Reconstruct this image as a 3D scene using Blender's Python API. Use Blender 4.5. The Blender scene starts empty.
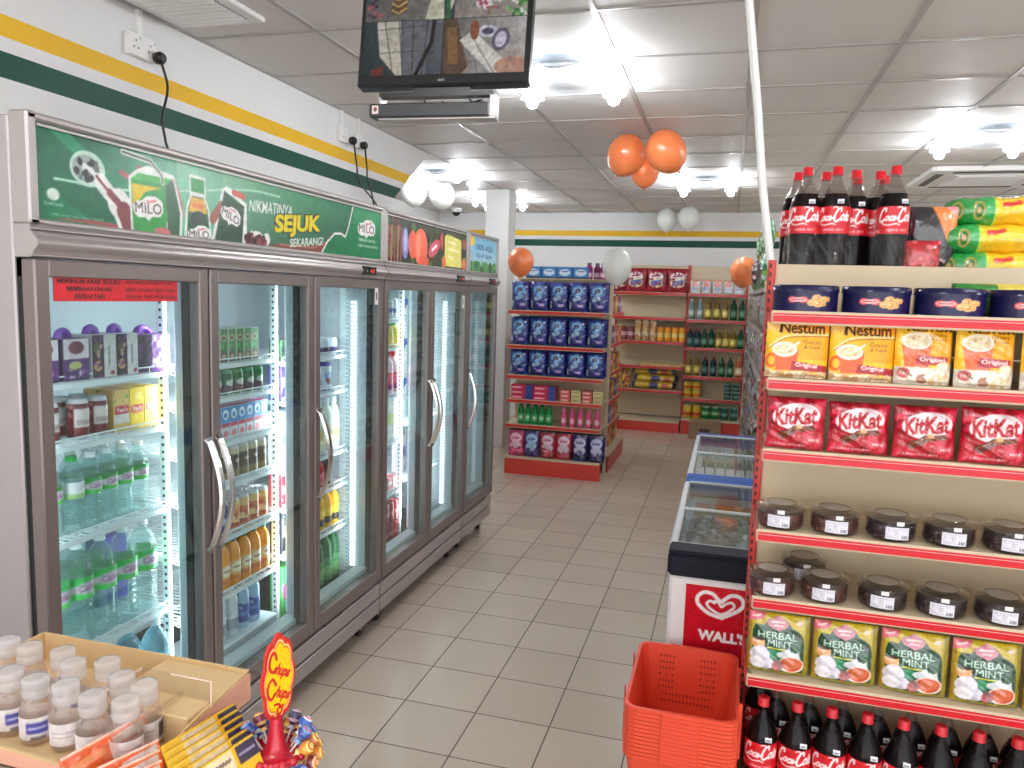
import bpy, math, random
import numpy as np
from mathutils import Vector, Matrix
R = random.Random(7)
PI = math.pi
S = bpy.context.scene
COL = S.collection

# ------------------------------------------------------------------ colour, mesh and object helpers
def lin(c):
    a = np.asarray(c, float) / 255.0
    return np.where(a <= 0.04045, a / 12.92, ((a + 0.055) / 1.055) ** 2.4)

def l4(c):
    return tuple(float(x) for x in lin(c)) + (1.0,)

class MB:
    """collects vertices, faces, per-vertex colour and per-face material slot for ONE mesh object"""
    def __init__(s):
        s.v = []; s.f = []; s.c = []; s.m = []; s.s = []; s.n = 0
    def add(s, V, F, col=(200, 200, 200), mat=0, smooth=False):
        V = np.asarray(V, float).reshape(-1, 3)
        c = np.asarray(col, float)
        if c.ndim == 1:
            c = np.tile(c, (len(V), 1))
        s.v.append(V); s.c.append(c.reshape(-1, 3))
        n = s.n
        for f in F:
            s.f.append([i + n for i in f])
        s.m += [mat] * len(F); s.s += [smooth] * len(F)
        s.n += len(V)
        return s
    def box(s, x0, x1, y0, y1, z0, z1, col=(200, 200, 200), mat=0, b=0.0):
        if x0 > x1: x0, x1 = x1, x0
        if y0 > y1: y0, y1 = y1, y0
        if z0 > z1: z0, z1 = z1, z0
        b = min(b, (x1 - x0) * .45, (y1 - y0) * .45, (z1 - z0) * .45)
        if b <= 0:
            V = [(x, y, z) for x in (x0, x1) for y in (y0, y1) for z in (z0, z1)]
            F = [(0, 1, 3, 2), (4, 6, 7, 5), (0, 4, 5, 1), (2, 3, 7, 6), (0, 2, 6, 4), (1, 5, 7, 3)]
            return s.add(V, F, col, mat)
        V = []; idx = {}
        for i, x in enumerate((x0, x1)):
            for j, y in enumerate((y0, y1)):
                for k, z in enumerate((z0, z1)):
                    sx, sy, sz = (1, -1)[i] * b, (1, -1)[j] * b, (1, -1)[k] * b
                    idx[i, j, k] = len(V)
                    V += [(x, y + sy, z + sz), (x + sx, y, z + sz), (x + sx, y + sy, z)]
        F = []
        I = lambda i, j, k, a: idx[i, j, k] + a
        F += [(I(0, 0, 0, 0), I(0, 0, 1, 0), I(0, 1, 1, 0), I(0, 1, 0, 0)), (I(1, 0, 0, 0), I(1, 1, 0, 0), I(1, 1, 1, 0), I(1, 0, 1, 0)),
              (I(0, 0, 0, 1), I(1, 0, 0, 1), I(1, 0, 1, 1), I(0, 0, 1, 1)), (I(0, 1, 0, 1), I(0, 1, 1, 1), I(1, 1, 1, 1), I(1, 1, 0, 1)),
              (I(0, 0, 0, 2), I(0, 1, 0, 2), I(1, 1, 0, 2), I(1, 0, 0, 2)), (I(0, 0, 1, 2), I(1, 0, 1, 2), I(1, 1, 1, 2), I(0, 1, 1, 2))]
        for k in (0, 1):
            for j in (0, 1):
                F.append((I(0, j, k, 1), I(1, j, k, 1), I(1, j, k, 2), I(0, j, k, 2)))
            for i in (0, 1):
                F.append((I(i, 0, k, 0), I(i, 1, k, 0), I(i, 1, k, 2), I(i, 0, k, 2)))
        for i in (0, 1):
            for j in (0, 1):
                F.append((I(i, j, 0, 0), I(i, j, 1, 0), I(i, j, 1, 1), I(i, j, 0, 1)))
                for k in (0, 1):
                    F.append((I(i, j, k, 0), I(i, j, k, 1), I(i, j, k, 2)))
        return s.add(V, F, col, mat)
    def lathe(s, prof, seg=20, c=(0, 0, 0), mat=0, col=(200, 200, 200), smooth=True, caps=True, ax='z', sy=1.0):
        """prof: (r, z[, colour]) rings; a colour change doubles the ring"""
        rings = []
        last = None
        for p in prof:
            cc = p[2] if len(p) > 2 else (last if last is not None else col)
            if last is not None and tuple(cc) != tuple(last):
                rings.append((p[0], p[1], last))
            rings.append((p[0], p[1], cc)); last = cc
        a = np.arange(seg) * 2 * PI / seg
        V = []; C = []
        for r, z, cc in rings:
            x = r * np.cos(a); y = r * np.sin(a) * sy
            zz = np.full(seg, z)
            if ax == 'z': P = np.stack([x, y, zz], 1)
            elif ax == 'x': P = np.stack([zz, x, y], 1)
            else: P = np.stack([y, zz, x], 1)
            V.append(P + np.array(c)); C.append(np.tile(np.array(cc, float), (seg, 1)))
        F = []
        for i in range(len(rings) - 1):
            if rings[i][0] == rings[i + 1][0] and rings[i][1] == rings[i + 1][1]: continue
            for k in range(seg):
                k2 = (k + 1) % seg
                F.append((i * seg + k, i * seg + k2, (i + 1) * seg + k2, (i + 1) * seg + k))
        s.add(np.concatenate(V), F, np.concatenate(C), mat, smooth)
        if caps:
            s.add(V[0], [tuple(range(seg))[::-1]], C[0], mat); s.add(V[-1], [tuple(range(seg))], C[-1], mat)
        return s
    def ball(s, c, r, col=(200, 200, 200), mat=0, seg=16, rz=None, cut=1.0):
        rz = rz or r
        n = max(6, seg // 2)
        prof = [(max(1e-5, r * math.sin(PI * i / n)), -rz * math.cos(PI * i / n)) for i in range(n + 1) if i / n <= cut]
        return s.lathe(prof, seg, c, mat, col, True, False)
    def tube(s, pts, r, seg=8, col=(200, 200, 200), mat=0, caps=True):
        P = [Vector(p) for p in pts]; n = len(P)
        rr = r if hasattr(r, '__len__') else [r] * n
        V = []; prev = None
        for i in range(n):
            t = (P[min(i + 1, n - 1)] - P[max(i - 1, 0)]).normalized()
            if prev is None:
                ref = Vector((0, 0, 1)) if abs(t.z) < .9 else Vector((1, 0, 0))
                u = t.cross(ref).normalized()
            else:
                u = (prev - t * prev.dot(t)).normalized()
            prev = u; w = t.cross(u)
            for k in range(seg):
                a = 2 * PI * k / seg
                V.append(P[i] + (u * math.cos(a) + w * math.sin(a)) * rr[i])
        F = [(i * seg + k, i * seg + (k + 1) % seg, (i + 1) * seg + (k + 1) % seg, (i + 1) * seg + k) for i in range(n - 1) for k in range(seg)]
        s.add([tuple(v) for v in V], F, col, mat, True)
        if caps:
            s.add([tuple(v) for v in V[:seg]], [tuple(range(seg))[::-1]], col, mat)
            s.add([tuple(v) for v in V[-seg:]], [tuple(range(seg))], col, mat)
        return s
    def prism(s, poly, a0, a1, ax='x', col=(200, 200, 200), mat=0, smooth=False):
        """poly in the two other axes (x->(y,z), y->(x,z), z->(x,y)), extruded along ax"""
        n = len(poly)
        def P(p, a):
            return {'x': (a, p[0], p[1]), 'y': (p[0], a, p[1]), 'z': (p[0], p[1], a)}[ax]
        V = [P(p, a0) for p in poly] + [P(p, a1) for p in poly]
        s.add(V, [(i, (i + 1) % n, n + (i + 1) % n, n + i) for i in range(n)], col, mat, smooth)
        s.add(V, [tuple(range(n))[::-1], tuple(range(n, 2 * n))], col, mat)
        return s
    def grid(s, fn, nu, nv, cols=(200, 200, 200), mat=0, smooth=True, flip=False):
        u = np.linspace(0, 1, nu); v = np.linspace(0, 1, nv)
        U, Vv = np.meshgrid(u, v)
        X, Y, Z = fn(U, Vv)
        V = np.stack([X + 0 * U, Y + 0 * U, Z + 0 * U], -1).reshape(-1, 3)
        i = np.arange(nu - 1); j = np.arange(nv - 1)
        I, J = np.meshgrid(i, j); a = (J * nu + I).ravel()
        q = np.stack([a, a + 1, a + nu + 1, a + nu], 1)
        if flip: q = q[:, ::-1]
        c = np.asarray(cols, float)
        return s.add(V, q.tolist(), c.reshape(-1, 3) if c.ndim > 1 else c, mat, smooth)
    def build(s, name, mats, parent=None):
        me = bpy.data.meshes.new(name)
        V = np.concatenate(s.v)
        me.from_pydata(V.tolist(), [], s.f)
        at = me.attributes.new('Col', 'FLOAT_COLOR', 'POINT')
        C = np.concatenate(s.c); C4 = np.ones((len(C), 4)); C4[:, :3] = lin(C)
        at.data.foreach_set('color', C4.ravel())
        if not isinstance(mats, (list, tuple)): mats = [mats]
        for m in mats: me.materials.append(m)
        me.polygons.foreach_set('material_index', s.m)
        me.polygons.foreach_set('use_smooth', s.s)
        me.update()
        o = bpy.data.objects.new(name, me); COL.objects.link(o)
        if parent is not None: o.parent = parent
        return o

def empty(name, loc=(0, 0, 0), rz=0):
    o = bpy.data.objects.new(name, None); COL.objects.link(o)
    o.empty_display_size = .05
    o.location = loc; o.rotation_euler = (0, 0, rz)
    return o

def squeeze(s):
    for a, b in ((', one row back from the ', ' in the second row, '), (' one behind ', ' behind '), (' the ', ' '), (' a ', ' '), (' an ', ' '), (' in its row', ''), (' from left', '-from-left'), (' from near end', ' from near'),
                 (' goods pack', ' pack'), (' on right aisle shelf,', ', right aisle shelf,'), (' one of ', ' of '), (' powder', ''), (' standing', ''), (' partly', '')):
        if len(s.split()) <= 16: break
        s = s.replace(a, b)
    return s
def tag(o, label, cat, group=None):
    label = squeeze(label)
    o['label'] = label; o['category'] = cat
    if group: o['group'] = group
    return o

def struct(o, label=None):
    o['kind'] = 'structure'
    if label: o['label'] = label
    return o

def dup(root):
    r = root.copy(); COL.objects.link(r)
    for k in ('label', 'group'):
        if k in r: del r[k]
    for ch in root.children:
        c = ch.copy(); COL.objects.link(c); c.parent = r
        for g in ch.children:
            d = g.copy(); COL.objects.link(d); d.parent = c
    return r

USED = set()
def put(proto, loc, rz, label, cat, group=None, rx=0, ry=0, sc=None):
    """first call places the prototype itself, later calls a copy of it and its parts"""
    if proto.name in USED: o = dup(proto)
    else: USED.add(proto.name); o = proto
    o.location = loc; o.rotation_euler = (rx, ry, rz)
    if sc: o.scale = sc if hasattr(sc, '__len__') else (sc, sc, sc)
    return tag(o, label, cat, group)

ORD = ['first', 'second', 'third', 'fourth', 'fifth', 'sixth', 'seventh', 'eighth', 'ninth', 'tenth', 'eleventh', 'twelfth', 'thirteenth', 'fourteenth']
def nth(i, n, frm='from the left'):
    if n == 1: return ''
    if i == 0: return 'leftmost'
    if i == n - 1: return 'rightmost'
    return ORD[i] + ' ' + frm

# ------------------------------------------------------------------ artwork painter (printed surfaces)
_gl = {}
def glyphs(txt, bold=0.0):
    k = (txt, bold)
    if k not in _gl:
        cu = bpy.data.curves.new('t', 'FONT'); cu.body = txt; cu.offset = bold
        cu.resolution_u = 4
        ob = bpy.data.objects.new('t', cu)
        me = bpy.data.meshes.new_from_object(ob)
        me.calc_loop_triangles()
        V = np.array([v.co[:2] for v in me.vertices]).reshape(-1, 2)
        T = np.array([t.vertices[:] for t in me.loop_triangles]).reshape(-1, 3)
        bpy.data.objects.remove(ob); bpy.data.curves.remove(cu); bpy.data.meshes.remove(me)
        mn = V.min(0); mx = V.max(0)
        _gl[k] = ((V - mn) / (mx - mn) - .5, T, (mx - mn))
    return _gl[k]

class Art:
    def __init__(s, w, h, nx, ny, bg=(255, 255, 255), x0=0.0, y0=0.0, ss=3):
        s.w, s.h, s.nx, s.ny, s.ss = w, h, nx, ny, ss
        W, Hh = nx * ss, ny * ss
        s.xs = x0 + (np.arange(W) + .5) / W * w; s.ys = y0 + (np.arange(Hh) + .5) / Hh * h
        s.X, s.Y = np.meshgrid(s.xs, s.ys)
        s.a = np.tile(np.array(bg, float), (Hh, W, 1))
    def win(s, x0, x1, y0, y1):
        i0, i1 = np.searchsorted(s.xs, (x0, x1)); j0, j1 = np.searchsorted(s.ys, (y0, y1))
        return slice(j0, j1 + 1), slice(i0, i1 + 1)
    def rect(s, x0, y0, x1, y1, c):
        s.a[(s.X >= x0) & (s.X <= x1) & (s.Y >= y0) & (s.Y <= y1)] = c
        return s
    def grad(s, x0, y0, x1, y1, c0, c1, c2=None, c3=None):
        """bilinear printed background: c0 bottom-left, c1 bottom-right, c2 top-left, c3 top-right"""
        c2 = c0 if c2 is None else c2; c3 = c1 if c3 is None else c3
        m = (s.X >= x0) & (s.X <= x1) & (s.Y >= y0) & (s.Y <= y1)
        u = ((s.X[m] - x0) / (x1 - x0))[:, None]; v = ((s.Y[m] - y0) / (y1 - y0))[:, None]
        c0, c1, c2, c3 = [np.array(c, float) for c in (c0, c1, c2, c3)]
        s.a[m] = (c0 * (1 - u) + c1 * u) * (1 - v) + (c2 * (1 - u) + c3 * u) * v
        return s
    def ell(s, cx, cy, rx, ry, c, ang=0, al=1.0):
        q = s.win(cx - max(rx, ry), cx + max(rx, ry), cy - max(rx, ry), cy + max(rx, ry))
        X = s.X[q] - cx; Y = s.Y[q] - cy; ca, sa = math.cos(ang), math.sin(ang)
        m = ((X * ca + Y * sa) / rx) ** 2 + ((-X * sa + Y * ca) / ry) ** 2 <= 1
        b = s.a[q]; b[m] = b[m] * (1 - al) + np.array(c, float) * al
        return s
    def poly(s, pts, c):
        p = np.array(pts, float)
        q = s.win(p[:, 0].min(), p[:, 0].max(), p[:, 1].min(), p[:, 1].max())
        X = s.X[q]; Y = s.Y[q]; m = np.zeros(X.shape, bool); n = len(p)
        for i in range(n):
            (xa, ya), (xb, yb) = p[i], p[(i + 1) % n]
            if ya == yb: continue
            m ^= ((ya > Y) != (yb > Y)) & (X < (xb - xa) * (Y - ya) / (yb - ya) + xa)
        s.a[q][m] = c
        return s
    def line(s, pts, w, c):
        ww = w if hasattr(w, '__len__') else [w] * len(pts)
        for i in range(len(pts) - 1):
            (xa, ya), (xb, yb) = pts[i], pts[i + 1]; wa, wb = ww[i], ww[i + 1]; r = max(wa, wb) / 2
            q = s.win(min(xa, xb) - r, max(xa, xb) + r, min(ya, yb) - r, max(ya, yb) + r)
            X = s.X[q] - xa; Y = s.Y[q] - ya; dx, dy = xb - xa, yb - ya
            t = np.clip((X * dx + Y * dy) / max(dx * dx + dy * dy, 1e-12), 0, 1)
            d = np.hypot(X - t * dx, Y - t * dy)
            s.a[q][d <= (wa + (wb - wa) * t) / 2] = c
        return s
    def text(s, t, cx, cy, w, h, c, bold=.02, rot=0.0, shear=0.0):
        V, T, _ = glyphs(t, bold)
        P = np.stack([V[:, 0] * w + shear * V[:, 1] * h, V[:, 1] * h], 1)
        ca, sa = math.cos(rot), math.sin(rot)
        P = np.stack([P[:, 0] * ca - P[:, 1] * sa + cx, P[:, 0] * sa + P[:, 1] * ca + cy], 1)
        for tr in T:
            a, b, d = P[tr]
            q = s.win(min(a[0], b[0], d[0]), max(a[0], b[0], d[0]), min(a[1], b[1], d[1]), max(a[1], b[1], d[1]))
            X = s.X[q]; Y = s.Y[q]
            if X.size == 0: continue
            e = lambda p, r: (r[0] - p[0]) * (Y - p[1]) - (r[1] - p[1]) * (X - p[0])
            e1, e2, e3 = e(a, b), e(b, d), e(d, a)
            m = ((e1 >= 0) & (e2 >= 0) & (e3 >= 0)) | ((e1 <= 0) & (e2 <= 0) & (e3 <= 0))
            s.a[q][m] = c
        return s
    def otext(s, t, cx, cy, w, h, c, oc, ow=.05, **k):
        """outlined lettering"""
        kk = dict(k); b = kk.pop('bold', .02)
        s.text(t, cx, cy, w * 1.03, h * (1 + ow * 2), oc, bold=b + ow, **kk)
        return s.text(t, cx, cy, w, h, c, bold=b, **kk)
    def speck(s, x0, y0, x1, y1, cols, n, r, seed=1):
        q = random.Random(seed)
        for _ in range(n):
            s.ell(q.uniform(x0, x1), q.uniform(y0, y1), r * q.uniform(.6, 1.4), r * q.uniform(.6, 1.4), q.choice(cols), q.uniform(0, 3))
        return s
    def cols(s, grain=.075):
        if grain and s.nx * s.ny > 300:
            g = np.random.RandomState(int(s.nx * 7 + s.ny)); t = np.zeros(s.a.shape[:2])
            for q, a in ((2, .5), (5, .7), (11, 1.0), (23, .8)):
                k = g.rand(max(2, s.a.shape[0] // q + 2), max(2, s.a.shape[1] // q + 2)) - .5
                t += a * np.kron(k, np.ones((q, q)))[:s.a.shape[0], :s.a.shape[1]]
            s.a = np.clip(s.a * (1 + grain * t[:, :, None]) , 0, 255)
        return s.a.reshape(s.ny, s.ss, s.nx, s.ss, 3).mean((1, 3))

def spline(pts, n=6):
    P = [np.array(p, float) for p in pts]; P = [2 * P[0] - P[1]] + P + [2 * P[-1] - P[-2]]
    out = []
    for i in range(1, len(P) - 2):
        for k in range(n):
            t = k / n
            out.append(.5 * ((2 * P[i]) + (P[i + 1] - P[i - 1]) * t + (2 * P[i - 1] - 5 * P[i] + 4 * P[i + 1] - P[i + 2]) * t * t + (3 * P[i] - P[i - 1] - 3 * P[i + 1] + P[i + 2]) * t ** 3))
    out.append(P[-2])
    return [tuple(p) for p in out]

def script_cola(A, cx, cy, w, h, c):
    """flowing script wordmark: Coca-Cola"""
    def pl(pts, wd):
        q = [(cx + (x - .5) * w + (y - .4) * h * .25, cy + (y - .4) * h) for x, y in spline(pts)]
        A.line(q, wd * h, c)
    T, t = .13, .075
    pl([(.15, .78), (.13, .97), (.06, .9), (.02, .55), (.04, .25), (.1, .14), (.17, .3)], T)
    pl([(.1, .14), (.2, -.02), (.34, -.06), (.5, .02), (.6, -.05)], t)
    A.text('oca', cx + (.315 - .5) * w, cy - .05 * h, w * .29, h * .36, c, .045, 0, .3)
    pl([(.46, .33), (.5, .37)], T)
    pl([(.65, .8), (.63, .98), (.56, .9), (.52, .55), (.54, .25), (.6, .14), (.68, .3)], T)
    pl([(.56, .9), (.5, 1.05), (.42, 1.0)], t)
    A.text('ola', cx + (.83 - .5) * w, cy + .10 * h, w * .29, h * .66, c, .045, 0, .3)

# ------------------------------------------------------------------ materials (all procedural)
def mat(name, color=None, rough=.5, metal=0.0, attr=False, bump=0.0, bscale=40.0, coat=0.0, emit=None, es=1.0, ior=1.45, spec=.5, var=0.0):
    m = bpy.data.materials.new(name); m.use_nodes = True
    nt = m.node_tree; N = nt.nodes; L = nt.links; b = N['Principled BSDF']
    b.inputs['Roughness'].default_value = rough; b.inputs['Metallic'].default_value = metal
    b.inputs['Coat Weight'].default_value = coat; b.inputs['Specular IOR Level'].default_value = spec
    if attr:
        a = N.new('ShaderNodeAttribute'); a.attribute_name = 'Col'; L.new(a.outputs['Color'], b.inputs['Base Color']); src = a.outputs['Color']
    else:
        rgb = N.new('ShaderNodeRGB'); rgb.outputs[0].default_value = l4(color); src = rgb.outputs[0]
        L.new(src, b.inputs['Base Color'])
    if var:
        tc = N.new('ShaderNodeTexCoord'); no = N.new('ShaderNodeTexNoise'); no.inputs['Scale'].default_value = 5
        no.inputs['Detail'].default_value = 6
        L.new(tc.outputs['Object'], no.inputs['Vector'])
        mr = N.new('ShaderNodeMapRange'); mr.inputs['To Min'].default_value = 1 - var; mr.inputs['To Max'].default_value = 1 + var
        L.new(no.outputs['Fac'], mr.inputs['Value'])
        mx = N.new('ShaderNodeVectorMath'); mx.operation = 'SCALE'
        L.new(src, mx.inputs[0]); L.new(mr.outputs[0], mx.inputs['Scale']); L.new(mx.outputs[0], b.inputs['Base Color'])
    if bump:
        tc = N.new('ShaderNodeTexCoord'); no = N.new('ShaderNodeTexNoise'); no.inputs['Scale'].default_value = bscale
        no.inputs['Detail'].default_value = 3
        bp = N.new('ShaderNodeBump'); bp.inputs['Strength'].default_value = bump; bp.inputs['Distance'].default_value = .01
        L.new(tc.outputs['Object'], no.inputs['Vector']); L.new(no.outputs['Fac'], bp.inputs['Height']); L.new(bp.outputs[0], b.inputs['Normal'])
    if emit:
        b.inputs['Emission Color'].default_value = l4(emit); b.inputs['Emission Strength'].default_value = es
    return m

def clear_mat(name, tint, alpha=.15, body=(255, 255, 255), rough=.08, bump=0.0, bscale=30.0, ior=1.45, wave=0.0):
    """thin clear sheet: straight-through light, a little body and a Fresnel reflection"""
    m = bpy.data.materials.new(name); m.use_nodes = True
    nt = m.node_tree; N = nt.nodes; L = nt.links; N.clear()
    out = N.new('ShaderNodeOutputMaterial'); tr = N.new('ShaderNodeBsdfTransparent'); tr.inputs[0].default_value = l4(tint)
    df = N.new('ShaderNodeBsdfDiffuse'); df.inputs[0].default_value = l4(body)
    gl = N.new('ShaderNodeBsdfGlossy'); gl.inputs['Roughness'].default_value = rough; gl.inputs[0].default_value = (1, 1, 1, 1)
    fr = N.new('ShaderNodeFresnel'); ge = N.new('ShaderNodeNewGeometry'); im = N.new('ShaderNodeMapRange')
    im.inputs['To Min'].default_value = ior; im.inputs['To Max'].default_value = 1 / ior
    L.new(ge.outputs['Backfacing'], im.inputs['Value']); L.new(im.outputs[0], fr.inputs['IOR'])
    tl = N.new('ShaderNodeBsdfTranslucent'); tl.inputs[0].default_value = l4(body); md = N.new('ShaderNodeMixShader'); md.inputs[0].default_value = .4
    L.new(df.outputs[0], md.inputs[1]); L.new(tl.outputs[0], md.inputs[2])
    m1 = N.new('ShaderNodeMixShader'); m1.inputs[0].default_value = alpha
    m2 = N.new('ShaderNodeMixShader')
    L.new(tr.outputs[0], m1.inputs[1]); L.new(md.outputs[0], m1.inputs[2]); L.new(fr.outputs[0], m2.inputs[0])
    L.new(m1.outputs[0], m2.inputs[1]); L.new(gl.outputs[0], m2.inputs[2]); L.new(m2.outputs[0], out.inputs[0])
    if bump:
        tc = N.new('ShaderNodeTexCoord'); bp = N.new('ShaderNodeBump'); bp.inputs['Strength'].default_value = bump; bp.inputs['Distance'].default_value = .01
        no = N.new('ShaderNodeTexNoise'); no.inputs['Scale'].default_value = bscale
        mp = N.new('ShaderNodeMapping'); mp.inputs['Scale'].default_value = (1, 1, 1 + wave)
        L.new(tc.outputs['Object'], mp.inputs[0]); L.new(mp.outputs[0], no.inputs['Vector']); L.new(no.outputs['Fac'], bp.inputs['Height'])
        for nd in (gl, fr, df): L.new(bp.outputs[0], nd.inputs['Normal'])
    return m

M = dict(
    print=mat('printed_card', attr=True, rough=.42, bump=.03, bscale=60),
    foil=mat('printed_film', attr=True, rough=.22, bump=.9, bscale=26, coat=.6, spec=.8),
    plas=mat('painted_plastic', attr=True, rough=.3, bump=.02, bscale=50),
    gloss=mat('glossy_enamel', attr=True, rough=.2, coat=.1, spec=.35, bump=.01),
    alu=mat('brushed_aluminium', (176, 170, 168), rough=.38, metal=.55, bump=.02, bscale=120, var=.04),
    alud=mat('door_frame_aluminium', (132, 122, 119), rough=.36, metal=.55, bump=.02, bscale=120, var=.04),
    body=mat('cabinet_side_sheet', (172, 167, 166), rough=.4, metal=.4, var=.04),
    liner=mat('white_liner', (196, 206, 212), rough=.45, var=.02),
    shelfw=mat('white_wire', (232, 240, 244), rough=.35, var=.02),
    black=mat('black_rubber', (18, 19, 22), rough=.45, var=.1),
    blackp=mat('black_plastic', (22, 22, 24), rough=.32, var=.1),
    chrome=mat('chrome_handle', (225, 225, 225), rough=.16, metal=1.0, bump=.01),
    cream=mat('cream_steel', (208, 190, 160), rough=.45, var=.03, bump=.01),
    red=mat('red_steel', (205, 62, 52), rough=.35, var=.04, bump=.01),
    orange=mat('orange_red_plastic', (232, 78, 50), rough=.36, var=.03, bump=.02),
    white=mat('white_plastic', (232, 231, 229), rough=.4, var=.03),
    led=mat('led_strip', (255, 255, 255), emit=(240, 250, 255), es=1.1),
    cola=mat('cola_liquid', (16, 7, 8), rough=.6, spec=.1, var=.1),
    leddim=mat('dim_light_strip', (226, 236, 240), emit=(235, 248, 255), es=.15),
    bulb=mat('lit_bulb', (255, 255, 255), emit=(246, 250, 255), es=150.0),
    digit=mat('red_digits', (90, 8, 10), emit=(255, 40, 40), es=2.5),
    crystal=clear_mat('crystal_glass', (240, 245, 250), .12, (250, 252, 255), .05, .3, 60, 1.6),
    frost=mat('frosted_glass', (226, 230, 232), rough=.3, var=.03),
    glass=clear_mat('door_glass', (240, 249, 249), .008, (190, 225, 225), .02, 0, 1, 1.5),
    lidglass=clear_mat('freezer_lid_glass', (232, 238, 240), .02, (200, 206, 208), .06, 0, 1, 1.28),
    acryl=clear_mat('clear_acrylic', (246, 244, 240), .05, (255, 240, 232), .03, 0, 1, 1.45),
    acred=mat('acrylic_edge', (236, 206, 190), rough=.15, var=.05),
    pet=clear_mat('clear_bottle', (226, 242, 240), .13, (214, 238, 238), .1, .9, 55, 1.5, 3.0),
    petb=clear_mat('blue_water_bottle', (196, 232, 240), .2, (170, 220, 236), .1, .9, 55, 1.5, 2.0),
    petc=clear_mat('cola_bottle_shoulder', (236, 232, 232), .004, (220, 216, 216), .04, .04, 40, 1.27),
    jar=clear_mat('clear_jar_plastic', (240, 238, 236), .02, (215, 208, 202), .05, .35, 60, 1.4),
    gel=clear_mat('clear_small_bottle', (250, 244, 240), .16, (250, 242, 236), .07, .3, 60, 1.5),
    capc=clear_mat('clear_cap_plastic', (250, 250, 250), .36, (250, 250, 250), .12, .2, 60, 1.5),
    film=clear_mat('shrink_film', (252, 252, 252), .008, (245, 245, 248), .05, .9, 14, 1.3),
    balloon=mat('orange_balloon', (246, 134, 78), rough=.3, coat=.5, bump=.01),
    balloonw=mat('white_balloon', (226, 228, 222), rough=.28, coat=.5, bump=.01),
    card=mat('kraft_card', (214, 184, 136), rough=.7, var=.06, bump=.05, bscale=90),
    cardp=mat('pink_card_side', (228, 172, 148), rough=.7, var=.05, bump=.05, bscale=90),
    counter=mat('counter_laminate', (168, 150, 128), rough=.4, var=.06),
    navy=mat('navy_plastic', (26, 28, 40), rough=.6, spec=.2, var=.05),
    bluep=mat('blue_plastic', (18, 78, 160), rough=.55, spec=.25, var=.05),
    wire=mat('white_wire_basket', (200, 204, 206), rough=.4, var=.04),
)
def screen_mat():
    m = mat('screen_picture', attr=True, rough=.12)
    N = m.node_tree.nodes; L = m.node_tree.links; b = N['Principled BSDF']; a = [n for n in N if n.type == 'ATTRIBUTE'][0]
    L.new(a.outputs['Color'], b.inputs['Emission Color']); b.inputs['Emission Strength'].default_value = .12
    return m
M['screen'] = screen_mat()
def signbox_mat():
    m = mat('banner_film_added_glow', attr=True, rough=.25)
    N = m.node_tree.nodes; L = m.node_tree.links; b = N['Principled BSDF']; a = [n for n in N if n.type == 'ATTRIBUTE'][0]
    L.new(a.outputs['Color'], b.inputs['Emission Color']); b.inputs['Emission Strength'].default_value = .08  # slight glow added to the banner print, no lamp behind it
    return m
M['banner'] = signbox_mat()
# ------------------------------------------------------------------ the room
def wall_mat(stripes=True):
    m = bpy.data.materials.new('painted_wall' + ('_striped' if stripes else '')); m.use_nodes = True
    nt = m.node_tree; N = nt.nodes; L = nt.links; b = N['Principled BSDF']; b.inputs['Roughness'].default_value = .5; b.inputs['Specular IOR Level'].default_value = .25
    tc = N.new('ShaderNodeNewGeometry'); sx = N.new('ShaderNodeSeparateXYZ'); L.new(tc.outputs['Position'], sx.inputs[0])
    no = N.new('ShaderNodeTexNoise'); no.inputs['Scale'].default_value = 1.6; no.inputs['Detail'].default_value = 5
    L.new(tc.outputs['Position'], no.inputs['Vector'])
    cr = N.new('ShaderNodeMix'); cr.data_type = 'RGBA'; cr.inputs[6].default_value = l4((214, 213, 211)); cr.inputs[7].default_value = l4((228, 228, 227))
    L.new(no.outputs['Fac'], cr.inputs[0]); last = cr.outputs[2]
    if stripes:
        for (z0, z1, c) in ((2.450, 2.522, (226, 178, 34)), (2.316, 2.402, (0, 70, 56))):
            g = N.new('ShaderNodeMath'); g.operation = 'GREATER_THAN'; g.inputs[1].default_value = z0; L.new(sx.outputs[2], g.inputs[0])
            h = N.new('ShaderNodeMath'); h.operation = 'LESS_THAN'; h.inputs[1].default_value = z1; L.new(sx.outputs[2], h.inputs[0])
            k = N.new('ShaderNodeMath'); k.operation = 'MULTIPLY'; L.new(g.outputs[0], k.inputs[0]); L.new(h.outputs[0], k.inputs[1])
            mx = N.new('ShaderNodeMix'); mx.data_type = 'RGBA'; mx.inputs[7].default_value = l4(c)
            L.new(k.outputs[0], mx.inputs[0]); L.new(last, mx.inputs[6]); last = mx.outputs[2]
    L.new(last, b.inputs['Base Color'])
    bp = N.new('ShaderNodeBump'); bp.inputs['Strength'].default_value = .04; n2 = N.new('ShaderNodeTexNoise'); n2.inputs['Scale'].default_value = 30
    L.new(tc.outputs['Position'], n2.inputs['Vector']); L.new(n2.outputs['Fac'], bp.inputs['Height']); L.new(bp.outputs[0], b.inputs['Normal'])
    return m

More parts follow.
